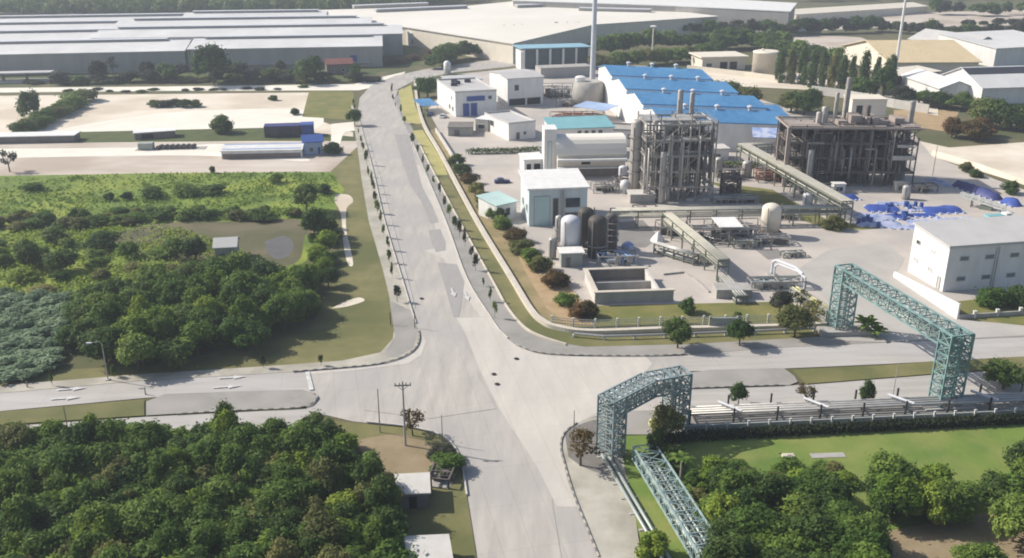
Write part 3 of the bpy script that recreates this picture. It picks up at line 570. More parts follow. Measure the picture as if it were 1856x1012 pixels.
thicket([(1250, 850), (1420, 862), (1540, 850), (1540, 900), (1400, 905), (1260, 920)], 3.2, (2.0, 3.8), (1.6, 2.6), ['leafmid', 'leafbright', 'leafolive'], 'on the lawn before the copse at the lower right', 'bushes before the lower right copse', kinds=('bush',), lod=.8)
thicket([(1565, 890), (1690, 880), (1725, 890), (1740, 960), (1700, 985), (1620, 950), (1590, 940)], 3.3, (4.8, 7), (2.4, 3.4), mixR, 'in the copse on the lower right lawn', 'trees of the copse on the lower right lawn')
thicket([(1770, 905), (1850, 850), (2000, 860), (2050, 1000), (1840, 1020), (1800, 950)], 3.8, (4.8, 6.5), (2.2, 3.2), mixR, 'in the copse at the right edge', 'trees of the copse at the right edge')
thicket([(1720, 985), (1800, 1010), (1860, 1150), (1680, 1150)], 3.4, (2.8, 4.2), (1.8, 2.6), ['leafmid', 'leafbright', 'leafmid'], 'at the bottom edge of the red soil bank', 'bushes of the red soil bank')
# ---------------------------------------------------------------- palms, banana plant, saplings, hedges
def frond(mb, base, az, el, L, w, droop, n=5):
    pr = None; d = Vector((math.cos(az), math.sin(az), 0)); s = Vector((-d.y, d.x, 0))
    for k in range(n+1):
        t = k/n; p = Vector(base)+d*(L*t*math.cos(el))+Vector((0, 0, L*(t*math.sin(el)-droop*t*t))); ww = w*math.sin(math.pi*(.12+.85*t))
        cur = [p-s*ww+Vector((0, 0, -.15*ww)), p, p+s*ww+Vector((0, 0, -.15*ww))]
        if pr: mb.add(pr+cur, [(0, 1, 4, 3), (1, 2, 5, 4)])
        pr = cur
def palm(p, h, label, n=13, L=2.6, w=.35, mat='leafmid', bark='barkpale', name='palm_tree', el0=.5, group=None):
    t = thing(name, label, 'palm tree' if name == 'palm_tree' else 'plant', (p[0], p[1], 0), R_.uniform(0, 6), group)
    MB().tube((0, 0, 0), (.1, 0, h*.5), .16, 8, .13).tube((.1, 0, h*.5), (.05, .05, h), .13, 8, .11).build('trunk', bark, t)
    m = MB()
    for k in range(n): frond(m, (.05, .05, h), k*6.283/n+R_.uniform(-.2, .2), el0+R_.uniform(-.35, .5), L*R_.uniform(.8, 1.1), w, .55)
    me = m.mesh('crown', mat); at = me.attributes.new('tone', 'FLOAT', 'FACE'); at.data.foreach_set('value', [R_.random() for _ in me.polygons])
    o = bpy.data.objects.new('crown', me); COL.objects.link(o); o.parent = t; return t
palm(G(1232, 894), 5.2, 'slender pale trunked palm on the lawn beside the low truss')
pb = G(1568, 606)
palm(pb, 1.6, 'broad leaved bright green banana plant at the foot of the green pipe bridge', 16, 4.2, .6, 'leafbright', 'bark', 'banana_plant', .95)
palm(pb+Vector((1.6, -1.2, 0)), 1.0, 'smaller dark banana plant leaning toward the cross road', 11, 3.2, .5, 'leafmid', 'bark', 'banana_plant', .8)
ORD = ['first', 'second', 'third', 'fourth', 'fifth', 'sixth', 'seventh', 'eighth', 'ninth', 'tenth', 'eleventh', 'twelfth', 'thirteenth', 'fourteenth', 'fifteenth', 'sixteenth', 'seventeenth', 'eighteenth', 'nineteenth', 'twentieth', 'twenty first', 'twenty second', 'twenty third', 'twenty fourth']
def sapling(p, h, label, group):
    h *= R_.uniform(.65, 1.2); t = tree(p, h, h*R_.uniform(.10, .23), label, 'sap', R_.choice(['leafdark', 'leafdark', 'leafmid', 'leafgrey']), group, name='sapling', cat='sapling')
    return t
LS = [(720, 548), (711, 505), (706, 478), (704, 455), (696, 432), (691, 408), (684, 388), (680, 368), (677, 352), (674, 336), (668, 322), (667, 312), (665, 300), (662, 286), (658, 274), (655, 262), (650, 246), (646, 214), (643, 202), (641, 192)]
for i, p in enumerate(LS): sapling(G(*p), R_.uniform(2.6, 3.8), f'young street tree on the left pavement of the main road, {ORD[i]} from the junction', 'young trees on the left pavement')
RS = [(897, 578), (889, 548), (876, 520), (862, 492), (855, 470), (843, 448), (833, 432), (825, 418), (815, 398), (806, 378), (797, 356), (786, 336), (776, 320), (767, 300), (757, 280), (748, 264), (733, 226), (727, 208), (717, 196), (713, 184), (710, 172), (711, 162)]
for i, p in enumerate(RS): sapling(G(*p), R_.uniform(2.6, 3.8), f'young street tree on the right pavement of the main road, {ORD[i]} from the junction', 'young trees on the right pavement')
for i, p in enumerate([(582, 664), (478, 668), (357, 677), (207, 684), (96, 700)]):
    sapling(G(*p), R_.uniform(1.8, 2.6), f'small sapling on the verge of the west road, {ORD[i]} from the junction', 'saplings on the west verge')
def hedge(px, w, h, mat, label, n):
    L = gp(px); r = random.Random(5); v = []; f = []; tone = []
    seg = [(Vector(a), Vector(b)) for a, b in zip(L, L[1:])]
    for _ in range(n):
        a, b = r.choices(seg, [(q-p).length for p, q in seg])[0]
        p2 = a.lerp(b, r.random()); p = Vector((p2.x+r.uniform(-w, w)/2, p2.y+r.uniform(-w, w)/2, h*r.random()**.6*r.uniform(.8, 1.1)))
        u = Vector((r.gauss(0, 1), r.gauss(0, 1), r.gauss(0, .5))).normalized(); q = u.orthogonal().normalized(); s = r.uniform(.12, .3); o = len(v)
        for i, j in ((-1, -.4), (.2, -.7), (1, .3), (-.2, .7)): v.append(tuple(p+u*i*s+q*j*s))
        f.append((o, o+1, o+2, o+3)); tone.append(r.random())
    me = bpy.data.meshes.new('hedge'); me.from_pydata(v, [], f); me.materials.append(MT[mat]); at = me.attributes.new('tone', 'FLOAT', 'FACE'); at.data.foreach_set('value', tone)
    o = bpy.data.objects.new('hedge', me); COL.objects.link(o); return tag(o, label, 'hedge')
hedge([(1180, 806), (1300, 797), (1500, 786), (1856, 768), (2100, 756)], 1.5, 1.5, 'leafshaded', 'long dark clipped hedge between the pipe rack wall and the lawn', 9000)
# rough grass and weeds on the open ground: nobody could count it
def weeds(name, px, n, hs, mat, seed):
    poly = gp(px); xs = [p[0] for p in poly]; ys = [p[1] for p in poly]; r = random.Random(seed); v = []; f = []; tone = []; c = 0
    cl = [(r.uniform(min(xs), max(xs)), r.uniform(min(ys), max(ys)), r.uniform(1, 5), r.random()) for _ in range(260)]
    while c < n:
        q = r.choice(cl); x = r.gauss(q[0], q[2]); y = r.gauss(q[1], q[2]*.8)
        c += 1
        if not inside((x, y), poly): continue
        z = r.uniform(.05, hs); s = r.uniform(.2, .45); u = Vector((r.gauss(0, 1), r.gauss(0, 1), r.gauss(0, .5))).normalized(); w = u.orthogonal().normalized(); o = len(v)
        for i, j in ((-1, -.4), (.2, -.7), (1, .3), (-.2, .7)): v.append((x+u.x*i*s+w.x*j*s, y+u.y*i*s+w.y*j*s, z+.3+u.z*i*s+w.z*j*s))
        f.append((o, o+1, o+2, o+3)); tone.append(min(1, max(0, .6*q[3]+.4*r.random())))
    me = bpy.data.meshes.new(name); me.from_pydata(v, [], f); me.materials.append(MT[mat]); at = me.attributes.new('tone', 'FLOAT', 'FACE'); at.data.foreach_set('value', tone)
    o = bpy.data.objects.new(name, me); COL.objects.link(o); o['kind'] = 'stuff'
weeds('field_weeds', [(-150, 400), (-150, 330), (300, 316), (600, 314), (622, 345), (600, 396), (300, 402)], 9000, .35, 'leafbright', 3)
weeds('scrub_weeds', [(-100, 430), (300, 408), (480, 470), (430, 505), (140, 560), (-100, 540)], 12000, .6, 'leafbright', 4)
# far wood: one mass of crowns beyond the warehouses
def farwood(name, px, n, hr, seed, mat):
    poly = gp(px); xs = [p[0] for p in poly]; ys = [p[1] for p in poly]; r = random.Random(seed); v = []; f = []; tone = []; c = 0
    while c < n:
        x, y = r.uniform(min(xs), max(xs)), r.uniform(min(ys), max(ys))
        if not inside((x, y), poly): continue
        c += 1; h = r.uniform(*hr); R0 = h*.5; t0 = r.random()
        for _ in range(70):
            d = Vector((r.gauss(0, 1), r.gauss(0, 1), abs(r.gauss(.2, 1)))).normalized(); p = Vector((x, y, h*.45))+Vector((d.x*R0, d.y*R0, d.z*h*.5)); p.z *= r.uniform(.6, 1.02)
            u = d.orthogonal().normalized(); w = d.cross(u); s = r.uniform(.7, 1.6); o = len(v)
            for i, j in ((-1, -.5), (.3, -.9), (1, .4), (-.3, .9)): v.append(tuple(p+u*i*s+w*j*s))
            f.append((o, o+1, o+2, o+3)); tone.append(.5*t0+.4*r.random())
    me = bpy.data.meshes.new(name); me.from_pydata(v, [], f); me.materials.append(MT[mat]); at = me.attributes.new('tone', 'FLOAT', 'FACE'); at.data.foreach_set('value', tone)
    o = bpy.data.objects.new(name, me); COL.objects.link(o); o['kind'] = 'stuff'
farwood('far_wood', [(-300, 34), (200, 32), (640, 26), (860, 6), (880, -20), (400, 10), (-300, 14)], 1000, (10, 16), 11, 'leafdark')
farwood('far_wood', [(-400, -14), (900, -26), (2300, -20), (2300, -75), (-400, -75)], 750, (10, 18), 12, 'leafdark')
farwood('far_wood', [(1440, 4), (1856, 2), (2200, 0), (2200, -8), (1440, -6)], 120, (8, 12), 13, 'leafgrey')
# ---------------------------------------------------------------- buildings
def face_boxes(mb, side, w, d, a0, a1, z0, z1, t0, t1):     # a slab lying against one face, from t0 to t1 in front of it
    if side == 'f': mb.box(a0, a1, -t1, -t0, z0, z1)
    elif side == 'b': mb.box(a0, a1, d+t0, d+t1, z0, z1)
    elif side == 'l': mb.box(-t1, -t0, a0, a1, z0, z1)
    elif side == 'r': mb.box(w+t0, w+t1, a0, a1, z0, z1)
def opening(t, w, d, side, a0, a1, z0, z1, kind='window', mats=('fencewhite', 'glass')):
    mb = MB(); b = .12
    face_boxes(mb, side, w, d, a0, a1, z0, z0+b, .003, .12); face_boxes(mb, side, w, d, a0, a1, z1-b, z1, .003, .12)
    face_boxes(mb, side, w, d, a0, a0+b, z0+b, z1-b, .003, .12); face_boxes(mb, side, w, d, a1-b, a1, z0+b, z1-b, .003, .12)
    fr = mb.build(kind, mats[0], t)
    pb_ = MB(); face_boxes(pb_, side, w, d, a0+b, a1-b, z0+b, z1-b, .003, .05); pb_.build('pane' if kind == 'window' else 'leaf', mats[1], fr)
def roof_mesh(kind, w, d, h, rise, oh=.5, th=.25):
    mb = MB(); x0, x1, y0, y1 = -oh, w+oh, -oh, d+oh
    if kind == 'flat': mb.box(x0, x1, y0, y1, h+.003, h+th)
    elif kind == 'parapet':
        mb.box(.3, w-.3, .3, d-.3, h+.003, h+.06)
        for b in ((-.05, w+.05, -.05, .3), (-.05, w+.05, d-.3, d+.05), (-.05, .3, .3, d-.3), (w-.3, w+.05, .3, d-.3)): mb.box(*b, h+.003, h+.6)
    else:
        if kind == 'gx': pr = [(y0, h), (d/2, h+rise), (y1, h)]      # ridge along the front
        elif kind == 'gy': pr = [(x0, h), (w/2, h+rise), (x1, h)]    # gable faces the front
        elif kind == 'mono': pr = [(y0, h), (y1, h+rise)]            # rises toward the back
        elif kind == 'monof': pr = [(y0, h+rise), (y1, h)]
        elif kind == 'barrel': pr = [(y0+(y1-y0)*(.5-.5*math.cos(math.pi*k/14)), h+rise*(1-abs(math.cos(math.pi*k/14))**4)) for k in range(15)]
        for (a, za), (b, zb) in zip(pr, pr[1:]):
            if kind == 'gy': q = [(a, y0, za), (b, y0, zb), (b, y1, zb), (a, y1, za)]
            else: q = [(x0, a, za), (x1, a, za), (x1, b, zb), (x0, b, zb)]
            q = [(x, y, z+.003) for x, y, z in q]; q2 = [(x, y, z+th) for x, y, z in q]
            F_ = [(3, 2, 1, 0), (4, 5, 6, 7), (0, 1, 5, 4), (1, 2, 6, 5), (2, 3, 7, 6), (3, 0, 4, 7)]
            if kind == 'gy': F_ = F_
            mb.add(q+q2, F_)
    return mb
def walls_mesh(kind, w, d, h, rise):
    mb = MB().box(0, w, 0, d, 0, h)
    if kind in ('gx', 'mono', 'monof', 'barrel'):
        pr = {'gx': [(0, h), (d, h), (d/2, h+rise)], 'mono': [(0, h), (d, h), (d, h+rise)], 'monof': [(0, h), (d, h), (0, h+rise)], 'barrel': [(0, h), (d, h)]+[(d-d*(.5-.5*math.cos(math.pi*k/14)), h+rise*(1-abs(math.cos(math.pi*k/14))**4)*.97) for k in range(1, 14)]}[kind]
        n = len(pr); mb.add([(0, y, z-.001) for y, z in pr]+[(w, y, z-.001) for y, z in pr], [tuple(range(n-1, -1, -1)), tuple(range(n, 2*n))]+[(i, (i+1) % n, n+(i+1) % n, n+i) for i in range(1, n)])
    elif kind == 'gy':
        pr = [(0, h), (w, h), (w/2, h+rise)]
        mb.add([(x, 0, z-.001) for x, z in pr]+[(x, d, z-.001) for x, z in pr], [(0, 1, 2), (5, 4, 3), (1, 4, 5, 2), (2, 5, 3, 0)])
    return mb
def bld(name, label, cat, A, B, d, h, roof='flat', rise=1.5, wm='white', rm='roofgrey', ops=(), oh=.5, group=None, w=None, rz=None, th=.25, z=0):
    a = G(*A); b = G(*B); w = w or (b-a).length; rz = math.atan2(b.y-a.y, b.x-a.x) if rz is None else rz
    t = thing(name, label, cat, (a.x, a.y, z), rz, group)
    walls_mesh(roof, w, d, h, rise).build('wall', wm, t)
    roof_mesh(roof, w, d, h, rise, oh, th).build('roof', rm, t)
    for o in ops:
        s, a0, a1, z0, z1 = o[:5]; k = o[5] if len(o) > 5 else 'window'; m = o[6] if len(o) > 6 else ('fencewhite', 'glass')
        opening(t, w, d, s, a0, a1, z0, z1, k, m)
    return t, w, d
P12 = math.radians(11)
# white office block at the right
t, w, d = bld('office_block', 'white two storey office block with grey roof behind a white retaining wall', 'building', (1722, 450, 9.4), (1856, 444, 9.4), 12, 9.4, 'mono', 1.1, 'white', 'roofgrey', w=24, rz=math.radians(11), oh=.35, th=.5,
    ops=[('f', 2.6+k*5.6, 4.6+k*5.6, z, z+1.0, 'window', ('roofgrey', 'winpale')) for k in range(4) for z in (6.5, 2.2)]+[('l', 9.2, 10.6, 6.8, 7.8), ('l', 4.2, 5.6, 6.5, 7.4, 'window', ('white', 'roofgrey')), ('l', 9.2, 10.6, 2.9, 4.0, 'window', ('white', 'roofgrey')), ('l', 4.2, 5.6, 2.6, 3.7, 'window', ('white', 'roofgrey')), ('l', 1.1, 2.1, .1, 2.8, 'door', ('fencegrey', 'roofgrey'))])
for x in (10.5, 11.1): MB().tube((x, -.12, .1), (x, -.12, 9.0), .09, 6).build('downpipe', 'galv', t)
a = G(1620, 503); b = G(1735, 580); n_ = (b-a).normalized(); s_ = Vector((-n_.y, n_.x, 0))*.2
def wall_line(name, label, cat, pts, h, t, mat, h1=None, cop=None, base=0):
    mb = MB(); m = len(pts)-1
    for i, (p, q) in enumerate(zip(pts, pts[1:])):
        p = Vector((p[0], p[1], 0)); q = Vector((q[0], q[1], 0)); dn = (q-p).normalized(); s = Vector((-dn.y, dn.x, 0))*t/2
        ha = h+((h1 or h)-h)*i/m; hb = h+((h1 or h)-h)*(i+1)/m
        mb.add([p-s, q-s, q+s, p+s]+[v+Vector((0, 0, k)) for v, k in ((p-s, ha), (q-s, hb), (q+s, hb), (p+s, ha))], [(3, 2, 1, 0), (4, 5, 6, 7), (0, 1, 5, 4), (1, 2, 6, 5), (2, 3, 7, 6), (3, 0, 4, 7)])
    o = mb.build(name, mat); return tag(o, label, cat)
wall_line('retaining_wall', 'white retaining wall stepping down along the driveway before the office block', 'wall', [a, b], 1.3, .35, 'white', 3.2)
wall_line('retaining_wall', 'grey low wall with pale coping in front of the office lawn', 'wall', gp([(1736, 580), (1856, 572), (2200, 552)]), 1.0, .3, 'concrete')
for i, p in enumerate(gp([(1765, 578), (1806, 575), (1848, 572)])):
    o = MB().box(-.25, .25, -.25, .25, 0, 1.5).box(-.3, .3, -.3, .3, 1.5, 1.62).build('wall_post', 'fencewhite'); o.location = (p[0], p[1], 0); tag(o, f'white post of the low wall before the office lawn, {ORD[i]} from the driveway', 'post', 'white posts before the office lawn')
# pump house and mint annex
t, w, d = bld('pump_house', 'pale blue hall with white roof beside the vertical tanks', 'building', (959, 345, 9.2), (1065, 341, 9.2), 13.7, 9.2, 'mono', .9, 'whitemint', 'white', oh=.5, th=.4,
    ops=[('f', 1.2, 5.2, 0.1, 7.6, 'door', ('fencegrey', 'mint')), ('f', 5.8, 7.2, .1, 7, 'door', ('fencegrey', 'vesseldk')), ('f', 8.8, 12.6, 4.4, 7.0), ('f', 8.8, 12.6, .6, 3.4), ('l', 2, 4, 3, 5), ('l', 8, 10, 3, 5)])
for x in (7.6, 8.3): MB().box(x, x+.3, -.35, -.01, 0, 9.1).build('downpipe', 'galv', t)
bld('annex', 'low annex with sloping mint green roof beside the pump house', 'building', (900, 374, 4.2), (936, 366, 4.2), 7.5, 4.2, 'mono', .8, 'white', 'mint', [('f', 2.6, 4.2, 1.2, 3.2), ('f', .5, 1.8, 1.4, 3)], .4)
# cream hall with barrel roof
cr = bld('cream_hall', 'cream hall with rounded white roof and overhanging ledges beside the pipe tower', 'building', (1010, 322), (1133, 321), 11, 6.5, 'barrel', 4.4, 'cream', 'creamroof', [('f', 6.8, 9.6, 3.6, 5.0, 'window', ('cream', 'dark'))], .3, rz=math.radians(4))
t, w, d = cr
MB().box(-.2, w+.2, -1.9, -.003, 5.0, 5.6).build('canopy', 'white', t)
MB().box(0, w, -1.1, -.003, 2.7, 3.0).build('ledge', 'white', t)
MB().box(.6, w-.4, -.05, -.003, .1, 2.6).build('shutter', 'wallbrown', t)
st = bld('stair_tower', 'tall white stair block at the left end of the cream hall', 'building', (986, 318), (1007, 322), 6.5, 13.2, 'flat', 0, 'white', 'white', [('f', 1.0, 2.2, 1, 10, 'window', ('fencegrey', 'whitemint'))], .1, w=3.6, rz=math.radians(4))
bld('lean_to', 'low white lean-to with dark openings left of the white stair block', 'building', (950, 314), (984, 312), 5.5, 3.8, 'mono', .6, 'white', 'white', [('f', .6, 2.2, .2, 2.8, 'window', ('white', 'dark')), ('f', 2.8, 5, .2, 2.8, 'window', ('white', 'dark'))], .4)
bld('teal_roof_hall', 'hall with teal ridged roof just behind the cream hall', 'building', (1000, 235, 9.6), (1112, 231, 9.6), 11, 9.6, 'mono', 1.2, 'white', 'teal', [('f', 8+k*2.2, 9.4+k*2.2, 6.5, 9) for k in range(4)], .5)
bld('grey_block', 'pale concrete block with a small window between cream hall and pipe tower', 'building', (1060, 236, 5), (1160, 240, 5), 10, 5.2, 'parapet', 0, 'white', 'concrete', [('f', 14, 15.6, 2.6, 4.2)], .2)
# white offices on the far left of the works
W1 = bld('white_office', 'white office with blue doors on its front and dark units on its roof', 'building', (825, 169, 9), (900, 165, 9), 30, 9, 'parapet', 0, 'white', 'roofgrey',
    [('f', 4.3, 11.5, 5.6, 7.6, 'window', ('bluewall', 'blue')), ('f', 2.8, 5.4, .1, 5, 'door', ('bluewall', 'blue')), ('f', 5.8, 8.4, .1, 5, 'door', ('bluewall', 'blue')), ('f', 12.6, 14.2, 6, 7.4), ('l', 3, 5, 1.5, 3.4), ('l', 8, 10, 1.5, 3.4), ('l', 5, 6.2, 5.6, 7)])
for k, (x, y) in enumerate(((5.5, 19), (5.5, 23.5), (10.5, 22), (3.4, 15.5))):
    o = MB().box(-1.2, 1.2, -.8, .8, 0, 1.1).box(-.9, .9, -.5, .5, 1.1, 1.3).build('roof_unit', 'blackroof')
    m_ = W1[0].matrix_basis @ Vector((x, y, 9.07)); o.location = m_; o.rotation_euler = (0, 0, .2); tag(o, f"dark cooling unit on the white office roof, {['nearer one of the close pair', 'farther one of the close pair', 'larger one on the right', 'nearest to the front edge'][k]}", 'roof unit', 'cooling units on the white office')
W2 = bld('white_hall', 'tall white hall with blank left wall and dark ground floor openings behind the white office', 'building', (920, 144, 10.9), (985, 140, 10.9), 21, 10.9, 'gx', .9, 'white', 'roofgrey', [('f', 2.8, 4.8, 6.2, 8.6), ('f', .6, 7.5, .4, 3.2, 'window', ('fencegrey', 'dark')), ('f', 8.2, 14, .4, 3.2, 'window', ('fencegrey', 'dark'))], .4)
bld('blue_front_block', 'low pale blue block with dark roof edge behind the white office', 'building', (812, 147, 6), (874, 144, 6), 12, 6, 'flat', 0, 'bluewall', 'roofgrey', [('f', 1, 6, 3.6, 5), ('f', 7, 14, 3.6, 5)], .4)
bld('low_store', 'low white store with open corner window in front of the offices', 'building', (922, 226, 5.6), (963, 222, 5.6), 20, 5.6, 'parapet', 0, 'white', 'roofgrey', [('l', 12, 15, 2.6, 4.6), ('f', 2.6, 4.2, .1, 2.8, 'door', ('white', 'concdark')), ('f', 5.4, 6.6, 1.6, 2.8)], .3, w=10)
bld('store_lobby', 'small white lobby joined to the low white store', 'building', (862, 238), (884, 240), 6, 4.2, 'flat', 0, 'cream', 'white', [('f', 1, 3.6, 1, 2.6)], .2)
bld('low_grey_shed', 'low dark roofed shed beside the canal before the white office', 'building', (812, 232, 3), (856, 232, 3), 9, 3, 'flat', 0, 'concrete', 'concdark', [('f', 2, 4, .2, 2.4, 'door', ('concrete', 'concdark'))], .2)
def canopy(name, label, A, B, d, h, rm, pm, rise=.4):
    a = G(*A); b = G(*B); w = (b-a).length; t = thing(name, label, 'canopy', (a.x, a.y, 0), math.atan2(b.y-a.y, b.x-a.x))
    roof_mesh('mono', w, d, h, rise, .4, .15).build('roof', rm, t)
    for x in (.1, w-.1):
        for y in (.1, d-.1): MB().tube((x, y, 0), (x, y, h+rise*y/d), .09, 6).build('post', pm, t)
    return t, w
canopy('carport', 'blue carport roof on posts left of the white office', (767, 208), (794, 206), 12, 3.2, 'blueroof', 'fencewhite')
canopy('yard_shelter', 'dusty blue shelter roof among the scrap behind the teal hall', (1040, 214), (1095, 222), 9, 4.2, 'bluewall', 'steel', .6)
# pavilion with teal roof
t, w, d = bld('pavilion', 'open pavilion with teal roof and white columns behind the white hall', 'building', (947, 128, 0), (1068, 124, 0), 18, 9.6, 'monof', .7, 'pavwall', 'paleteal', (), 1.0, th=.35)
for k in range(6): MB().box(k*(w-1)/5, k*(w-1)/5+1, -1.2, -.4, 0, 10.0).build('column', 'white', t)
MB().box(-1, 0-.003, -.5, d*.6, 0, 9.1).build('side_wall', 'white', t)
MB().box(-2, w+2, -4, -.003, -.1, .6).build('podium', 'conclight', t)
bld('podium_block', 'plain grey block right below the teal roofed pavilion', 'building', (980, 143), (1072, 139), 9, 4.6, 'flat', 0, 'wallgrey', 'concrete', (), .1)
# blue factory with stepped gables
AL, BL, AR, BR = Vector((35, 384)), Vector((48, 298)), Vector((69, 372)), Vector((90, 292))
fac = thing('blue_factory', 'large factory of stepped blue gabled roofs with white left walls', 'factory', (0, 0, 0), 0); NB = 4
fac['category'] = 'factory'
for i in range(NB):
    t0, t1 = i/NB, (i+1)/NB; hh = 13.4-1.5*i; rr = 2.3; dx = Vector((1, -.1))*0
    p = [AL.lerp(BL, t0), AR.lerp(BR, t0), AR.lerp(BR, t1), AL.lerp(BL, t1)]    # back left, back right, front right, front left
    ml = (p[0]+p[3])/2; mr = (p[1]+p[2])/2; e = .02
    mb = MB(); bot = [(q.x, q.y, 0) for q in (p[3], p[2], p[1], p[0])]; top = [(q.x, q.y, hh) for q in (p[3], p[2], p[1], p[0])]
    mb.add(bot+top+[(ml.x, ml.y, hh+rr), (mr.x, mr.y, hh+rr)], [(0, 1, 5, 4), (1, 2, 6, 9, 5), (2, 3, 7, 6), (3, 0, 4, 8, 7)])
    mb.build('wall', 'white' if i < 3 else 'white', fac)
    ov = (p[3]-p[0]).normalized()*.3; ox = (p[1]-p[0]).normalized()*.5; th = .3
    for nm, (q0, q1, q2, q3) in (('roof', ((p[3], hh), (p[2], hh), (mr, hh+rr), (ml, hh+rr))), ('roof', ((ml, hh+rr), (mr, hh+rr), (p[1], hh), (p[0], hh)))):
        lo = [Vector((q.x, q.y, z+.01)) for q, z in (q0, q1, q2, q3)]
        for k_ in (0, 3): lo[k_] -= Vector((ox.x, ox.y, 0))
        for k_ in (1, 2): lo[k_] += Vector((ox.x, ox.y, 0))
        m2 = MB(); m2.add(lo+[v+Vector((0, 0, th)) for v in lo], [(3, 2, 1, 0), (4, 5, 6, 7), (0, 1, 5, 4), (1, 2, 6, 5), (2, 3, 7, 6), (3, 0, 4, 7)]); m2.build(nm, 'blueroof', fac)
    for s in (.25, .5, .75):
        c = ml.lerp(mr, s); MB().lathe([(.55, 0), (.55, .9), (.95, 1.0), (.95, 1.35), (.3, 1.7)], 12, (c.x, c.y, hh+rr+.25)).build('roof_vent', 'mastwhite', fac)
q = AR.lerp(BR, .95)
t = thing('loading_canopy', 'pale blue awning at the front right corner of the blue factory', 'canopy', (82, 290, 0), math.radians(-8))
m2 = MB(); m2.add([(-7, 0, 8.4), (5, 0, 8.4), (5, -6, 6.6), (-7, -6, 6.6), (-7, 0, 8.6), (5, 0, 8.6), (5, -6, 6.8), (-7, -6, 6.8)], [(0, 1, 2, 3), (7, 6, 5, 4), (0, 4, 5, 1), (1, 5, 6, 2), (2, 6, 7, 3), (3, 7, 4, 0)]); m2.build('roof', 'paleblue', t)
for x in (-6.5, 4.5): MB().tube((x, -5.6, 0), (x, -5.6, 6.7), .12, 6).build('post', 'steel', t)
bld('grey_annex', 'plain grey annex below the right end of the blue factory', 'building', (1348, 252), (1418, 250), 12, 8, 'mono', 1.0, 'concrete', 'blueroof', (), .3, rz=math.radians(0))
# long warehouse on the left: rows of gables with raised ridge vents
def hall(name, label, A, w, rz, bays, h, wm, rm, ridge=(.06, .94), right_vents=True, back=None):
    a = G(*A); t = thing(name, label, 'warehouse', (a.x, a.y, 0), rz)
    y = 0
    for i, (dp, x0, rise, hv, *x1) in enumerate(bays):
        hb = h+hv; mb = MB(); x1 = x1[0] if x1 else 0
        pr = [(y, hb), (y+dp/2, hb+rise), (y+dp, hb)]
        mb.add([(x0, y, 0), (x1, y, 0), (x1, y+dp, 0), (x0, y+dp, 0), (x0, y, hb), (x1, y, hb), (x1, y+dp, hb), (x0, y+dp, hb), (x0, y+dp/2, hb+rise), (x1, y+dp/2, hb+rise)], [(0, 1, 5, 4), (1, 2, 6, 9, 5), (2, 3, 7, 6), (3, 0, 4, 8, 7)])
        mb.build('wall', wm, t)
        for ya, za, yb, zb in ((y-.3, hb-.03, y+dp/2, hb+rise), (y+dp/2, hb+rise, y+dp, hb)):
            lo = [(x0, ya, za+.05), (x1+.4, ya, za+.05), (x1+.4, yb, zb+.05), (x0, yb, zb+.05)]; m2 = MB(); m2.add(lo+[(p[0], p[1], p[2]+.3) for p in lo], [(3, 2, 1, 0), (4, 5, 6, 7), (0, 1, 5, 4), (1, 2, 6, 5), (2, 3, 7, 6), (3, 0, 4, 7)]); m2.build('roof', rm, t)
        L = x1-x0; v = MB(); x1_, x2_ = x0+L*ridge[0], x0+L*ridge[1]; zz = hb+rise
        v.box(x1_, x2_, y+dp/2-1.6, y+dp/2+1.6, zz-.6, zz+1.1); v.build('ridge_vent', 'wallgrey', t)
        v = MB().box(x1_-.4, x2_+.4, y+dp/2-2.3, y+dp/2+2.3, zz+1.103, zz+1.35); v.build('ridge_cap', 'mastwhite', t)
        y += dp
    return t
wl = hall('warehouse', 'long grey walled warehouse with silver roofs, right front half of the left complex', (694, 121), 94, math.radians(7.5), [(42, -94, 2.6, 0), (40, -150, 2.6, 1.2, 11), (40, -150, 2.6, 1.8, -6), (34, -120, 2.6, 2.2, -34)], 9.8, 'wallgrey', 'silver')
hall('warehouse', 'long grey walled warehouse with silver roofs running out of the left edge', (338, 129), 160, math.radians(9), [(44, -190, 2.6, 0), (42, -185, 2.6, .6), (40, -185, 2.6, 1.0), (34, -180, 2.6, 1.2)], 9.4, 'wallgrey', 'silver')
o = opening(wl, 0, 0, 'f', -16, -12.5, .2, 6, 'door', ('bluewall', 'blue'))
MB().box(-92, -6, -1.2, -.003, 2.2, 2.6).build('ledge', 'roofgrey', wl)
# dock openings under the left part
dk = thing('loading_dock', 'pale loading dock with dark bays at the foot of the left warehouse', 'loading dock', G(0, 152), math.radians(9))
MB().box(-30, 22, 0, 6, 0, 1.1).build('platform', 'conclight', dk); MB().box(-30, 22, .5, 7, 4.2, 4.5).build('roof', 'roofgrey', dk)
for k in range(6): MB().box(-29+k*10, -28+k*10, .6, 1.4, 1.103, 4.197).build('column', 'steeldk', dk)
bld('red_roof_house', 'low red roofed house before the right end of the long warehouse', 'house', (593, 136), (640, 134), 8, 4.6, 'gx', 2.2, 'wallbrown', 'redroof', [('f', 2, 3.4, 1.2, 2.8), ('f', 7, 8.4, 1.2, 2.8)], .5)
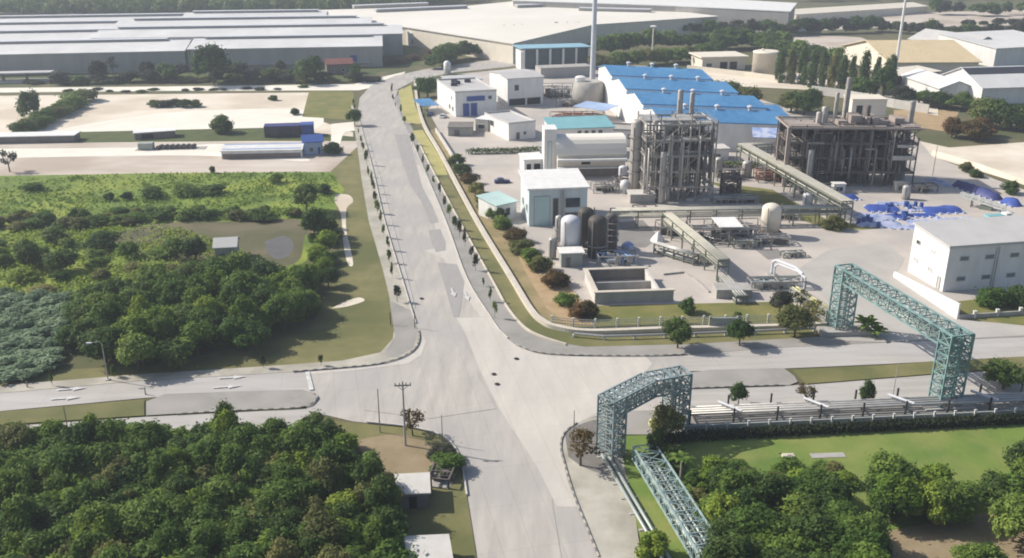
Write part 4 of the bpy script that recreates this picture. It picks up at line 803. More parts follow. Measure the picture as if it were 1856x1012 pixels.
# mid complex: cream roofs
def polyhall(name, label, px, z, wm, rm, cat='warehouse'):
    pts = [tuple(G(x, y, z)[:2]) for x, y in px]; c = sum((Vector(p) for p in pts), Vector((0, 0)))/len(pts)
    loc = [(p[0]-c.x, p[1]-c.y) for p in pts]; t = thing(name, label, cat, (c.x, c.y, 0)); MB().prism(loc, 0, z).build('wall', wm, t)
    out = [(p[0]*1.01, p[1]*1.01) for p in loc]; MB().prism(out, z+.003, z+.5).build('roof', rm, t); return t, c
t, c = polyhall('cream_roof_hall', 'vast cream roofed hall in the middle of the far distance', [(575, 20), (640, 40), (735, 50), (800, 60), (930, 80), (1075, 46), (1300, 31), (1180, 16), (930, 4), (850, 12)], 10, 'cream', 'creamroof')
for k, (x0, y0, x1, y1) in enumerate(((640, 15, 775, 10), (680, 22, 845, 15), (935, 14, 1090, 8), (1050, 19, 1180, 22))):
    a = G(x0, y0, 10.6)-Vector((c.x, c.y, 0)); b = G(x1, y1, 10.6)-Vector((c.x, c.y, 0)); MB().bar(a+Vector((0, 0, .7)), b+Vector((0, 0, .7)), 5, 1.6).build('ridge_vent', 'wallgrey', t); MB().bar(a+Vector((0, 0, 1.8)), b+Vector((0, 0, 1.8)), 6.5, .4).build('ridge_cap', 'mastwhite', t)
t, c = polyhall('white_roof_hall', 'white roofed far hall with grey walls right of the cream roofed hall', [(1225, 12), (1430, 22), (1442, 7), (1250, -4), (940, -6), (930, 2)], 14, 'wallgrey', 'white')
bld('sand_hall', 'long sand coloured low hall on the far plain', 'warehouse', (1442, 40), (1680, 24), 30, 5, 'gx', 2, 'cream', 'cream', (), .5)
bld('far_shed', 'small pale far shed at the right end of the cream roofed hall', 'shed', (1396, 56), (1436, 54), 10, 6, 'gx', 1, 'white', 'silver', [('f', 3, 6, .2, 4, 'door', ('white', 'dark'))], .4)
for A, B, h, lab in (((905, 74), (960, 74), 9, 'brown far block with flat roof, leftmost of three'), ((977, 66), (1005, 66), 8, 'brown far block with flat roof, middle and narrowest of three'), ((1014, 64), (1065, 62), 8, 'brown far block with flat roof, rightmost of three')):
    bld('brown_block', lab, 'building', A, B, 14, h, 'flat', 0, 'wallbrown', 'wallbrown', [('f', 3, 8, 5, 6.6)], .3, 'brown far blocks')
bld('cream_hut', 'small cream hut between the dark trees behind the offices', 'hut', (870, 90), (896, 90), 6, 7, 'flat', 0, 'cream', 'cream', [('f', 1, 2.4, 2, 4)], .3)
bld('white_far_hut', 'little white hut with sloping roof beyond the bend of the main road', 'hut', (740, 84), (764, 84), 10, 7, 'gx', 2.4, 'white', 'white', [('f', 2, 4, 1, 4)], .3)
bld('dark_far_shed', 'open shed with dark navy front beyond the bend of the main road', 'shed', (785, 80), (822, 76), 9, 5, 'mono', .6, 'blue', 'roofgrey', [('f', 1, 8, .3, 4, 'window', ('concrete', 'dark'))], .4)
# right distance
bld('tan_hall', 'large hall with sunlit tan roof at the upper right', 'warehouse', (1614, 116, 6), (1765, 112, 6), 60, 6.5, 'gx', 6.5, 'cream', 'tan', [('f', 4, 14, .3, 4.6, 'window', ('cream', 'concdark'))], 1.2, rz=math.radians(2), w=42)
bld('tan_hall_porch', 'low open porch with pale roof before the tan roofed hall', 'building', (1612, 160), (1700, 150), 12, 5, 'mono', .8, 'concdark', 'cream', [('f', 4, 22, .2, 4, 'window', ('concrete', 'dark'))], .8)
t, w, d = bld('grey_shed', 'long grey roofed shed with black strip below its ridge at the right edge', 'shed', (1776, 190), (1870, 178), 30, 6.4, 'gx', 6, 'white', 'silver', (), .8, rz=math.radians(9), w=60)
sl_ = lambda y: 6.4+.003+.25+6*(y+.8)/15.8
m = MB(); m.add([(-.6, 9.2, sl_(9.2)+.02), (w, 9.2, sl_(9.2)+.02), (w, 14.2, sl_(14.2)+.02), (-.6, 14.2, sl_(14.2)+.02), (-.6, 9.2, sl_(9.2)+.1), (w, 9.2, sl_(9.2)+.1), (w, 14.2, sl_(14.2)+.1), (-.6, 14.2, sl_(14.2)+.1)], [(3, 2, 1, 0), (4, 5, 6, 7), (0, 1, 5, 4), (1, 2, 6, 5), (2, 3, 7, 6), (3, 0, 4, 7)]); m.build('dark_roof_strip', 'blackroof', t)
bld('white_gable_shed', 'small white gabled shed left of the long grey shed', 'shed', (1700, 184), (1770, 190), 34, 5, 'gy', 3, 'white', 'silver', (), .6, rz=math.radians(4), w=15)
bld('grey_roof_house', 'grey gabled roof behind the tan roofed hall', 'building', (1752, 112), (1800, 108), 40, 7, 'gy', 5, 'wallgrey', 'roofgrey', (), .6, w=24)
bld('white_far_hall', 'white walled hall with silver roof at the upper right edge', 'warehouse', (1800, 122), (1900, 116), 40, 9, 'mono', 3, 'white', 'silver', (), .6, w=50)
bld('cream_bungalow', 'cream flat roofed bungalow with open verandah left of the cream silo', 'building', (1272, 128), (1350, 126), 16, 6, 'flat', 0, 'cream', 'cream', [('f', 2, 5, 1.4, 3.4), ('f', 9, 13, .2, 4, 'window', ('cream', 'dark')), ('f', 14, 18, .2, 4, 'window', ('cream', 'dark'))], 1.2, th=.6)
si = thing('silo', 'squat cream round silo left of the row of tall narrow trees', 'silo', G(1386, 139)); si_ = MB().lathe([(6.2, 0), (6.2, 11), (6.4, 11.1), (6.4, 11.5), (5, 12)], 32).build('shell', 'cream', si, True); MB().tube((-2, 0, 12.01), (-2, 0, 13), .5, 8).build('vent', 'cream', si)
for pts, h, lab, m in (([(1245, 128), (1350, 140), (1440, 152)], 2.6, 'cream boundary wall below the cream silo', 'cream'), ([(1470, 170), (1530, 178), (1620, 196), (1682, 206)], 3.4, 'tall pale boundary wall behind the pipe structure', 'conclight'), ([(1690, 280), (1770, 304), (1856, 335), (2050, 395)], 1.4, 'pale boundary wall between works and eastern sandy lot', 'cream')):
    wall_line('boundary_wall', lab, 'wall', gp(pts), h, .4, m)
bld('pink_block', 'low beige block behind the flat topped pipe structure', 'building', (1540, 226), (1602, 226), 9, 9, 'flat', 0, 'cream', 'cream', [('f', 1.5, 4, 3, 7, 'window', ('cream', 'dark')), ('f', 5, 6.2, 3, 7, 'window', ('cream', 'dark'))], .3)
# left yard
t, w, d = bld('striped_shed', 'long low white shed with blue stripes along its roof in the sandy yard', 'shed', (402, 289), (548, 286), 9, 2.4, 'gx', 1.0, 'white', 'white', (), .3)
for sgn, yy in ((0, .5), (0, 4.0)):
    m2 = MB(); zz = lambda y: 2.4+.003+.25+1.0*(y+.3)/4.8
    m2.add([(.3, yy, zz(yy)+.01), (w-.3, yy, zz(yy)+.01), (w-.3, yy+.7, zz(yy+.7)+.01), (.3, yy+.7, zz(yy+.7)+.01), (.3, yy, zz(yy)+.05), (w-.3, yy, zz(yy)+.05), (w-.3, yy+.7, zz(yy+.7)+.05), (.3, yy+.7, zz(yy+.7)+.05)], [(3, 2, 1, 0), (4, 5, 6, 7), (0, 1, 5, 4), (1, 2, 6, 5), (2, 3, 7, 6), (3, 0, 4, 7)]); m2.build('roof_stripe', 'bluewall', t)
MB().box(.4, w-.4, -.12, -.01, .1, 1.6).build('shutter', 'wallbrown', t)
bld('blue_hut', 'small blue roofed hut at the right end of the striped shed', 'hut', (552, 282), (586, 280), 8, 4, 'gx', 1.5, 'bluewall', 'blue', [('f', 1.5, 3, 1, 2.6), ('f', 4, 5.2, .1, 2.6, 'door', ('white', 'blue'))], .5)
bld('navy_container', 'long navy container stack in the sandy yard behind the striped shed', 'container', (480, 250), (545, 248), 5, 3.6, 'flat', 0, 'blackroof', 'navy', [('f', .6, 5, .3, 3.2, 'door', ('navy', 'blackroof')), ('f', 5.6, 9.6, .3, 3.2, 'door', ('navy', 'blackroof'))], .1)
bld('blue_container', 'blue container at the right end of the navy container', 'container', (547, 248), (570, 247), 5, 3.8, 'flat', 0, 'blue', 'blue', [('f', .4, 3.4, .3, 3.2, 'door', ('navy', 'blue'))], .1)
for A, B, dpt, lab in (((-60, 262), (135, 258), 6, 'long narrow white flat roof at the left edge of the sandy lot'), ((245, 254), (318, 249), 5, 'short white flat roof on the green strip of the sandy lot')):
    bld('flat_roof_shed', lab, 'shed', A, B, dpt, 2.2, 'flat', 0, 'concdark', 'white', [('f', 2, 6, .2, 1.9, 'door', ('concdark', 'dark'))], .4, 'white flat roofed sheds')
sk = thing('equipment_stack', 'pile of dark machine parts beside a pale cabin in the sandy yard', 'machinery', G(305, 270), .1)
MB().box(-9, -4.5, -1.5, 1.5, 0, 2.2).build('cabin', 'fencegrey', sk)
for k in range(7): x = -3+k*1.7; MB().tube((x, -1.4, .7), (x+1.0, 1.4, .7), .65, 8).build('drum', 'steeldk', sk)
MB().box(-10, 12, -2, 2, 0, .12).build('pallet', 'concrete', sk)
bld('hut', 'small grey roofed hut hidden in the scrub behind the grove', 'hut', (392, 476), (430, 474), 5, 3.2, 'gx', 1.4, 'concrete', 'roofgrey', [('f', 1, 2, .1, 2.2, 'door', ('concrete', 'concdark'))], .4)
# ---------------------------------------------------------------- pipe bridges
def lattice(mb, o, ux, w, d, z0, z1, n, r=.16):
    """four legged lattice tower centred on o, its width along ux"""
    ux = Vector((ux[0], ux[1], 0)).normalized(); uy = Vector((-ux.y, ux.x, 0)); c = [Vector((o[0], o[1], 0))+ux*(i*w/2)+uy*(j*d/2) for i, j in ((-1, -1), (1, -1), (1, 1), (-1, 1))]
    U = lambda p, z: Vector((p.x, p.y, z))
    for p in c: mb.bar(U(p, z0), U(p, z1), r*1.6)
    for k in range(n):
        za, zb = z0+(z1-z0)*k/n, z0+(z1-z0)*(k+1)/n
        for i in range(4):
            a, b = c[i], c[(i+1) % 4]
            mb.bar(U(a, zb), U(b, zb), r); mb.bar(U(a, za), U(b, zb), r*.8); mb.bar(U(b, za), U(a, zb), r*.8)
def truss(mb, a, b, w, h, n, r=.14, floor=True):
    a = Vector(a); b = Vector(b); d = (b-a).normalized(); s = Vector((-d.y, d.x, 0)).normalized()*w/2; up = Vector((0, 0, h))
    P = lambda t, i, j: a.lerp(b, t)+s*i+up*j
    for i in (-1, 1):
        for j in (0, 1): mb.bar(P(0, i, j), P(1, i, j), r*1.6)
        for k in range(n+1):
            mb.bar(P(k/n, i, 0), P(k/n, i, 1), r)
            if k < n:
                mb.bar(P(k/n, i, 0), P((k+1)/n, i, 1), r*.8); mb.bar(P(k/n, i, 1), P((k+1)/n, i, 0), r*.8)
    for k in range(n+1):
        for j in (0, 1): mb.bar(P(k/n, -1, j), P(k/n, 1, j), r)
        if k < n: mb.bar(P(k/n, -1, 1), P((k+1)/n, 1, 1), r*.7); mb.bar(P(k/n, 1, 1), P((k+1)/n, -1, 1), r*.7)
def along(a, b, w, h, offs, r, mat, par, nm='pipe'):
    a = Vector(a); b = Vector(b); d = (b-a).normalized(); s = Vector((-d.y, d.x, 0)).normalized()
    for o, z in offs:
        v = s*o+Vector((0, 0, z)); MB().tube(a+v, b+v, r, 8).build(nm, mat, par, True)
n0 = G(1711, 733); f0 = G(1521, 600); dr = (f0-n0).normalized(); sx = Vector((dr.y, -dr.x, 0))
br = thing('pipe_bridge', 'tall teal green lattice pipe bridge spanning the cross road on the right', 'pipe bridge', (0, 0, 0))
m = MB(); lattice(m, n0, sx, 3.8, 2.6, .3, 12.2, 7); lattice(m, n0+dr*0, sx, .5, 2.6, .3, 12, 7, .1); m.build('tower', 'bridgegreen', br)
m = MB(); lattice(m, f0, sx, 3.4, 2.6, .1, 12.3, 7); m.build('tower', 'bridgegreen', br)
m = MB(); truss(m, n0-dr*1.2+Vector((0, 0, 9.7)), f0+dr*1.2+Vector((0, 0, 9.9)), 3.2, 2.5, 12, .15); m.build('truss', 'bridgegreen', br)
along(n0+Vector((0, 0, 9.9)), f0+Vector((0, 0, 10.1)), 3, 2, [(-1.0, .2), (-.35, .25), (.4, .2), (1.05, .2), (-.6, 1.2), (.5, 1.2)], .2, 'palepipe', br)
m = MB()
for q in (-.9, 0, .9): m.tube(f0+sx*q+Vector((0, 0, .4))-dr*.6, f0+sx*q+Vector((0, 0, 11))-dr*.6, .16, 6)
m.build('riser', 'palepipe', br)
m = MB()
for q in (-1.2, -.3, .6, 1.3): m.tube(n0+sx*q+Vector((0, 0, .6)), n0+sx*q+Vector((0, 0, 11)), .17, 6)
m.build('riser', 'palepipe', br)
o = MB().box(-4, 4, -2, 2, 0, .35).build('foundation_slab', 'conclight'); o.location = n0; o.rotation_euler = (0, 0, .1); tag(o, 'pale concrete footing slab under the near tower of the green bridge', 'foundation')
o = MB().box(-4.5, 5, -1.6, 1.2, 0, 1.0).build('foundation_slab', 'concrete'); o.location = f0-dr*1.2; o.rotation_euler = (0, 0, .05); tag(o, 'grey concrete plinth under the far tower of the green bridge', 'foundation')
t1 = G(1106, 826); t2 = G(1222, 778); zt = 6.9
k1 = G(1177, 689, 8.9); k1 = Vector((k1.x, k1.y, 0))
br = thing('pipe_bridge', 'grey angled lattice pipe bridge with a bent deck at the junction corner', 'pipe bridge', (0, 0, 0))
U = lambda p, z: Vector((p.x, p.y, z))
dd = (k1-t1).normalized(); s2 = Vector((dd.y, -dd.x, 0)); d2 = (t2-k1).normalized()
m = MB(); lattice(m, t1, s2, 2.9, 2.6, .1, 9.4, 6); m.build('tower', 'bridgegrey', br)
m = MB(); lattice(m, t2, Vector((d2.y, -d2.x, 0)), 2.8, 2.8, .1, 9.4, 6); m.build('tower', 'bridgegrey', br)
m = MB(); truss(m, U(t1-dd*1.3, zt), U(k1, zt), 2.9, 2.5, 8, .13); m.build('truss', 'bridgegrey', br)
m = MB(); truss(m, U(k1, zt), U(t2+d2*1.2, zt), 2.9, 2.5, 4, .13); m.build('truss', 'bridgegrey', br)
along(U(t1, zt), U(k1, zt), 3, 2, [(-1, .3), (-.4, .35), (.3, .3), (.95, .3)], .2, 'palepipe', br); along(U(k1, zt), U(t2, zt), 3, 2, [(-1, .3), (-.4, .35), (.3, .3), (.95, .3)], .2, 'palepipe', br)
along(U(t1, zt+2.2), U(k1, zt+2.2), 3, 2, [(-.8, 0), (.8, 0)], .24, 'mastwhite', br, 'cable_tray'); along(U(k1, zt+2.2), U(t2, zt+2.2), 3, 2, [(-.8, 0), (.8, 0)], .24, 'mastwhite', br, 'cable_tray')
for p in (t1, t2):
    m = MB()
    for i in range(4): q = p+s2*(-1+i*.66)+dd*.3; m.tube(U(q, .3), U(q, zt+.4), .17, 6)
    m.build('riser', 'palepipe', br)
# low truss and ground pipes running out at the bottom edge
a = G(1166, 838); b = G(1320, 1090)
br = thing('low_pipe_truss', 'low teal truss carrying pipes beside the lawn out of the bottom edge', 'pipe truss', (0, 0, 0))
m = MB(); truss(m, a+Vector((0, 0, .8)), b+Vector((0, 0, .8)), 3.2, 1.9, 13, .13); m.build('truss', 'bridgepale', br)
along(a+Vector((0, 0, .9)), b+Vector((0, 0, .9)), 3, 2, [(-.9, .2), (-.3, .25), (.35, .2), (.9, .3)], .2, 'palepipe', br)
m = MB()
for k in range(7):
    p = a.lerp(b, k/6); q = Vector((-(b-a).y, (b-a).x, 0)).normalized(); MB().bar(p-q*1.4+Vector((0, 0, .4)), p+q*1.4+Vector((0, 0, .4)), .5, .78).build('footing', 'conclight', br)
gp_ = thing('ground_pipes', 'pair of pale insulated pipes on sleepers running from the grey bridge to the bottom edge', 'pipes', (0, 0, 0))
a = G(1096, 830); b = G(1230, 1060)
along(a, b, 2, 1, [(-.4, .55), (.4, .55)], .24, 'palepipe', gp_)
for k in range(9): p = a.lerp(b, k/8.); q = Vector((-(b-a).y, (b-a).x, 0)).normalized(); MB().bar(p-q*1.1+Vector((0, 0, .15)), p+q*1.1+Vector((0, 0, .15)), .35, .3).build('sleeper', 'concrete', gp_)
# pipe rack, posts and wall along the cross road on the right
A_, B_ = G(1245, 762), G(2050, 727)
rk = thing('roadside_pipe_rack', 'long low rack of pale pipes on dark posts along the lower right road', 'pipe rack', (0, 0, 0))
along(A_, B_, 2, 1, [(-.9, 1.5), (-.2, 1.5), (.5, 1.45), (1.1, 1.5)], .22, 'galv', rk)
L_ = (B_-A_).length; du = (B_-A_).normalized(); nu = Vector((-du.y, du.x, 0))
for k in range(int(L_/6.6)+1):
    p = A_+du*(k*6.6); m = MB()
    for s in (-1.5, 1.5): m.bar(U(p+nu*s, 0), U(p+nu*s, 2.5 if s < 0 else 3.1), .24)
    m.bar(U(p-nu*1.5, 1.2), U(p+nu*1.5, 1.2), .2)
    m.build('portal', 'poledark', rk)
    if k % 2: MB().tube(U(p-nu*1.8+du*1, 2.2), U(p+nu*1.4-du*1.6, 2.2), .2, 6).build('branch_pipe', 'mastwhite', rk)
A_, B_ = G(1240, 784), G(2050, 745)
o = wall_line('roadside_wall', 'grey green low wall below the roadside pipe rack', 'wall', [A_, B_], 1.1, .25, 'fencegrey')
L_ = (B_-A_).length; du = (B_-A_).normalized(); nu = Vector((-du.y, du.x, 0)); post = None
for k in range(int(L_/3.15)+1):
    p = A_+du*(k*3.15)-nu*.25
    if post is None: o = post = MB().box(-.14, .14, -.1, .1, 0, 1.55).box(-.18, .18, -.12, .12, 1.55, 1.65).build('wall_post', 'fencewhite')
    else: o = post.copy(); COL.objects.link(o)
    o.location = p; o.rotation_euler = (0, 0, math.atan2(du.y, du.x)); tag(o, f'white post on the roadside wall above the hedge, {ORD[k]} from the grey bridge' if k < 24 else 'white post on the roadside wall near the right edge', 'post', 'white posts of the roadside wall')
# canal coping, kerb wall and perimeter fence of the works
wall_line('canal_wall', 'long cream coping of the drain wall following the right side of the main road', 'wall', gp([(752, 150), (757, 190), (770, 232), (800, 284), (862, 400), (925, 505), (962, 566), (985, 588), (1010, 598), (1070, 606), (1200, 602), (1400, 597), (1500, 592)], True), .9, 1.0, 'coping')
wall_line('edge_wall', 'thin cream edge wall between right pavement and grass strip of the main road', 'wall', gp([(760, 262), (780, 302), (834, 405), (891, 508), (920, 560), (952, 597), (985, 614), (1026, 627)], True), .45, .35, 'coping')
wall_line('yard_wall', 'thin pale inner wall along the shrub slope beside the drain', 'wall', gp([(790, 240), (812, 275), (830, 305)], True), 1.6, .4, 'conclight')
pf = thing('perimeter_fence', 'pale green works fence of posts and rails along the cross road', 'fence', (0, 0, 0))
L = resample(gp([(1000, 592), (1070, 598), (1200, 594), (1400, 589), (1500, 584)], True), 4.0); m = MB()
for p, q in zip(L, L[1:]):
    for z in (.35, .9, 1.45, 1.9): m.bar((p.x, p.y, z), (q.x, q.y, z), .09)
    m.bar((p.x, p.y, .15), (q.x, q.y, .15), .15, .3)
    for k in range(8): c = p.lerp(q, k/8); m.bar((c.x, c.y, .3), (c.x, c.y, 1.9), .05)
m.build('rail', 'fencegrey', pf)
for p in L: MB().box(p.x-.16, p.x+.16, p.y-.16, p.y+.16, 0, 2.2).build('post', 'fencewhite', pf)
lp = thing('drain_pipe', 'low pipe on short pale piers in front of the works fence', 'pipe', (0, 0, 0)); L = resample(gp([(1040, 612), (1080, 617), (1200, 614), (1400, 606), (1480, 602)], True), 5.5)
m = MB()
for p, q in zip(L, L[1:]): m.tube((p.x, p.y, .8), (q.x, q.y, .8), .22, 6)
m.build('pipe', 'galv', lp); m = MB()
for p in L: m.box(p.x-.2, p.x+.2, p.y-.25, p.y+.25, 0, .6)
m.build('pier', 'fencewhite', lp)
o = MB().box(-2.4, 2.4, -.15, .15, .4, 2.4).box(-2.6, -2.4, -.2, .2, 0, 2.7).box(2.4, 2.6, -.2, .2, 0, 2.7).build('gate_panel', 'fencegrey'); o.location = G(1310, 598); tag(o, 'blank pale gate panel set in the works fence behind a dark tree', 'gate')
# ---------------------------------------------------------------- process structures
def frame(name, label, A, B, d, h, nx, ny, floors, mat, deckm, deckf, seed, rz=None, w=None, top=True):
    a = G(*A); b = G(*B); w = w or (b-a).length; t = thing(name, label, 'process structure', (a.x, a.y, 0), rz if rz is not None else math.atan2(b.y-a.y, b.x-a.x)); r = random.Random(seed)
    cm = MB(); bm = MB()
    for i in range(nx+1):
        for j in range(ny+1): cm.bar((w*i/nx, d*j/ny, 0), (w*i/nx, d*j/ny, h*r.choice((1, 1, .86, 1.06))), .3)
    for k in range(1, floors+1):
        z = h*k/floors
        for j in range(ny+1): bm.bar((0, d*j/ny, z), (w, d*j/ny, z), .3, .45)
        for i in range(nx+1): bm.bar((w*i/nx, 0, z-.01), (w*i/nx, d, z-.01), .28, .4)
        for i in range(nx):
            if r.random() < .5: bm.bar((w*i/nx, -.02, z-h/floors), (w*(i+1)/nx, -.02, z), .16)
        for y in (0, d):                                   # handrails
            for q in (.55, 1.1): bm.bar((0, y, z+q), (w, y, z+q), .07)
        for x in (0, w):
            for q in (.55, 1.1): bm.bar((x, 0, z+q), (x, d, z+q), .07)
    cm.build('column', mat, t); bm.build('beam', mat, t)
    for k in range(1, floors+1):
        dm = MB()
        for i in range(nx):
            for j in range(ny):
                if r.random() < deckf or (k == floors and top): dm.box(w*i/nx+.25, w*(i+1)/nx-.25, d*j/ny+.25, d*(j+1)/ny-.25, h*k/floors+.24, h*k/floors+.32)
        dm.build('deck', deckm, t)
    return t, w, d
def vessel(name, label, p, r, h, mat, z=0, skirt=True, cat='vessel', group=None, rings=3, parent_free=True):
    t = thing(name, label, cat, (p[0], p[1], 0), 0, group)
    prof = [(r*.9, z), (r*.9, z+.6), (r, z+.7), (r, z+h-r*.6)]+[(r*math.cos(a), z+h-r*.6+r*.6*math.sin(a)) for a in (.4, .8, 1.2, 1.5)]
    MB().lathe(prof, 20).build('shell', mat, t, True)
    for k in range(rings):
        m = MB(); zz = z+h*(.3+.62*k/max(1, rings)); m.lathe([(r+.02, zz), (r+.55, zz+.01), (r+.55, zz+.12), (r+.02, zz+.13)], 16)
        for q in range(8): a = q*.785; m.bar(((r+.5)*math.cos(a), (r+.5)*math.sin(a), zz+.12), ((r+.5)*math.cos(a), (r+.5)*math.sin(a), zz+1.1), .06)
        m.build('platform', 'steel', t)
    MB().bar((r+.12, 0, z+.3), (r+.12, 0, z+h), .3, .08).build('ladder', 'steel', t); MB().tube((-r*.6, -r*.9, z+.4), (-r*.6, -r*.9, z+h*.9), .14, 6).build('downcomer', 'steel', t)
    return t
def tangle(par, w, d, h, n, mats, seed, z0=.3, rr=(.08, .22)):
    r = random.Random(seed)
    for mat in mats:
        m = MB()
        for _ in range(n):
            p = Vector((r.uniform(.3, w-.3), r.uniform(-.4, d), r.uniform(z0, h*.55))); R = r.uniform(*rr); q = Vector((p.x, p.y, min(h+2.4, p.z+r.uniform(.25, .7)*h)))
            pts = [p, q]; e = r.choice((0, 1, 2))
            if e: pts.append(Vector((min(w, max(0, q.x+r.uniform(-6, 6))), q.y, q.z)))
            if e == 2: pts.append(Vector((pts[-1].x, r.uniform(0, d), q.z)))
            m.path(pts, R, 6)
        m.build('piping', mat, par)
# structure A, the grey pipe tower
PA, wA, dA = frame('pipe_tower', 'tall grey pipe tower of columns and open steel floors in the middle of the works', (1166, 368), (1290, 366), 13, 20.5, 4, 3, 5, 'steel', 'galv', .6, 3, top=False)
tangle(PA, wA, dA, 20, 34, ['galv', 'steeldk', 'steel', 'vessel'], 5)
r = random.Random(77)
for k in range(22):
    x, y, z = r.uniform(.4, wA-.4), r.uniform(-1.2, 4), r.uniform(0, 8); MB().tube((x, y, z), (x, y, min(21.5, z+r.uniform(7, 15))), r.uniform(.12, .36), 9).build('vertical_pipe', r.choice(['vessel', 'galv', 'steel', 'vessel', 'steeldk']), PA, True)
for k in range(7):
    x, z = r.uniform(.4, wA-4), 20.5*r.randint(0, 4)/5+.4; MB().box(x, x+r.uniform(2, 4.5), 5, 5.2, z, z+r.uniform(2, 3.4)).build('infill_panel', r.choice(['steel', 'vessel', 'steeldk']), PA)
r = random.Random(8)
for k in range(1, 5):
    for _ in range(5):
        x, y = r.uniform(1, wA-3), r.uniform(.5, dA-3); MB().box(x, x+r.uniform(1, 2.6), y, y+r.uniform(1, 2.4), 20.5*k/5+.33, 20.5*k/5+r.uniform(1.2, 2.8)).build('equipment', 'steeldk', PA)
g = 'tall columns beside the pipe tower'
for x, y, R, h, mat, lab in ((1149, 352, 1.6, 20.5, 'vessel', 'thick pale column at the left side of the grey pipe tower'), (1168, 352, .6, 17, 'steel', 'thin dark column right of the thick pale one'),
        (1180, 360, .6, 21, 'vessel', 'slim pale column with platforms, second tallest before the pipe tower'), (1197, 370, .7, 14, 'galv', 'shorter pale column standing in front of the pipe tower'),
        (1208, 366, .45, 17, 'vessel', 'thin pale column in front of the left bay of the pipe tower'), (1222, 340, .6, 27, 'vessel', 'tallest pale column rising above the pipe tower, left of two'),
        (1243, 338, .5, 26, 'vessel', 'tall pale column rising above the pipe tower, right of two'), (1262, 355, .55, 19, 'steeldk', 'thin dark column inside the right bay of the pipe tower')):
    vessel('column_vessel', lab, G(x, y), R, h, mat, cat='column vessel', group=g, rings=4 if h > 18 else 2)
t = thing('plinth', 'beige concrete plinth at the foot of the pipe tower', 'plinth', G(1142, 370), .05); MB().box(0, 6.5, 0, 4.5, 0, 2.4).build('block', 'concrete', t); MB().box(-.2, 6.7, -.2, 4.7, 2.403, 2.6).build('slab', 'conclight', t)
o = MB().lathe([(.5, 0), (.5, 1.2), (1.1, 1.6), (1.45, 2.6), (1.1, 3.6), (.3, 4)], 16).build('sphere_tank', 'mastwhite', None, True); o.location = G(1132, 352); tag(o, 'small white rounded tank at the left foot of the pipe tower', 'tank')
o = thing('pipe_cage', 'dark scaffold cage right of the grey pipe tower', 'scaffold', G(1308, 364)); m = MB(); lattice(m, (2.4, 1.6), (1, 0), 4.4, 3.4, 0, 6.6, 3, .3); m.build('frame', 'steeldk', o); MB().lathe([(1.3, .1), (1.3, 3.4), (.4, 4.2)], 14, (2.4, 1.6, 0)).build('drum', 'vesseldk', o)
o = MB().box(0, 8, 0, 3, 0, .9).build('concrete_slab', 'conclight'); o.location = G(1244, 366); tag(o, 'pale slab lying at the right foot of the pipe tower', 'slab')
# structure B, the long flat topped dark structure
PB, wB, dB = frame('pipe_hall', 'long dark open steel structure with brown flat top deck full of pipes', (1422, 338), (1652, 340), 14, 16.2, 8, 2, 4, 'rust', 'concdark', .85, 4, top=False)  # decks coloured dark to deepen the shade inside
MB().box(-.8, wB+.6, -.9, -.5, 16.3, 16.75).box(-.8, wB+.6, dB+.2, dB+.6, 16.3, 16.75).box(-.8, -.4, -.5, dB+.2, 16.3, 16.75).box(wB+.2, wB+.6, -.5, dB+.2, 16.3, 16.75).build('edge_beam', 'rustlight', PB)
for k in (0, 1, 3, 4, 5, 7): MB().box(wB*k/8, wB*(k+1)/8-.2, .3, dB*.62, 16.76, 16.9).build('top_deck', 'rustlight', PB)
MB().box(-.9, .1, -.9, .1, 0, 16.55).box(-2.2, -1.6, 4, 4.6, 0, 14).build('corner_column', 'rustlight', PB)
MB().box(.3, wB-.3, dB-.5, dB-.4, 3.5, 16).build('infill_panel', 'steeldk', PB)  # dark panel added at the back so the inside looks shaded
r = random.Random(78)
for k in range(34):
    x, y, z = r.uniform(.5, wB-.5), r.uniform(-.9, 1.5), r.uniform(0, 6); MB().tube((x, y, z), (x, y, min(16.2, z+r.uniform(6, 13))), r.uniform(.15, .45), 8).build('vertical_pipe', r.choice(['rust', 'steeldk', 'rustlight', 'steel', 'rust']), PB, True)
tangle(PB, wB, dB, 15.5, 40, ['rust', 'steeldk', 'rustlight'], 15, rr=(.1, .3))
r = random.Random(18)
for k in range(4):
    for _ in range(12):
        x, y = r.uniform(.5, wB-4), r.uniform(1.5, dB-3); MB().box(x, x+r.uniform(1.4, 3.6), y, y+r.uniform(1, 2.6), 16.2*k/4+.34, 16.2*k/4+r.uniform(1.6, 3.4)).build('equipment', 'steeldk', PB)  # dark boxes added to keep the inside of the structure in shade
r = random.Random(20)
for _ in range(9): x = r.uniform(6, wB-3); MB().box(x, x+r.uniform(1, 3), r.uniform(2, 5), r.uniform(6, 10), 16.903, 16.9+r.uniform(1, 2.6)).build('roof_equipment', 'rustlight', PB)
MB().box(wB-7, wB-1, -1.6, -.9, 8, 9.2).box(wB-6, wB-2, -1.6, -.9, 11.5, 12.2).build('duct', 'vessel', PB)
g = 'columns of the flat topped pipe structure'
for x, y, R, h, mat, lab in ((1498, 328, .4, 25, 'vessel', 'slim pale column rising through the flat top deck, left of two'), (1516, 326, .6, 29, 'steel', 'tallest column rising through the flat top deck'), (1470, 330, .7, 20, 'vessel', 'short pale vessel top on the left of the flat top deck'),
        (1480, 326, .8, 21, 'galv', 'second short pale vessel top on the flat top deck'), (1555, 332, .55, 22, 'rust', 'brown column with a narrow top in the middle of the flat top deck'), (1632, 330, .7, 23, 'steel', 'stout grey column at the right end of the flat top deck')):
    vessel('column_vessel', lab, G(x, y), R, h, mat, cat='column vessel', group=g, rings=2)
vessel('column_vessel', 'pale vertical pipe like vessel standing before the dark structure on the left', G(1462, 342), .7, 11, 'galv', cat='column vessel', rings=1, group=g)
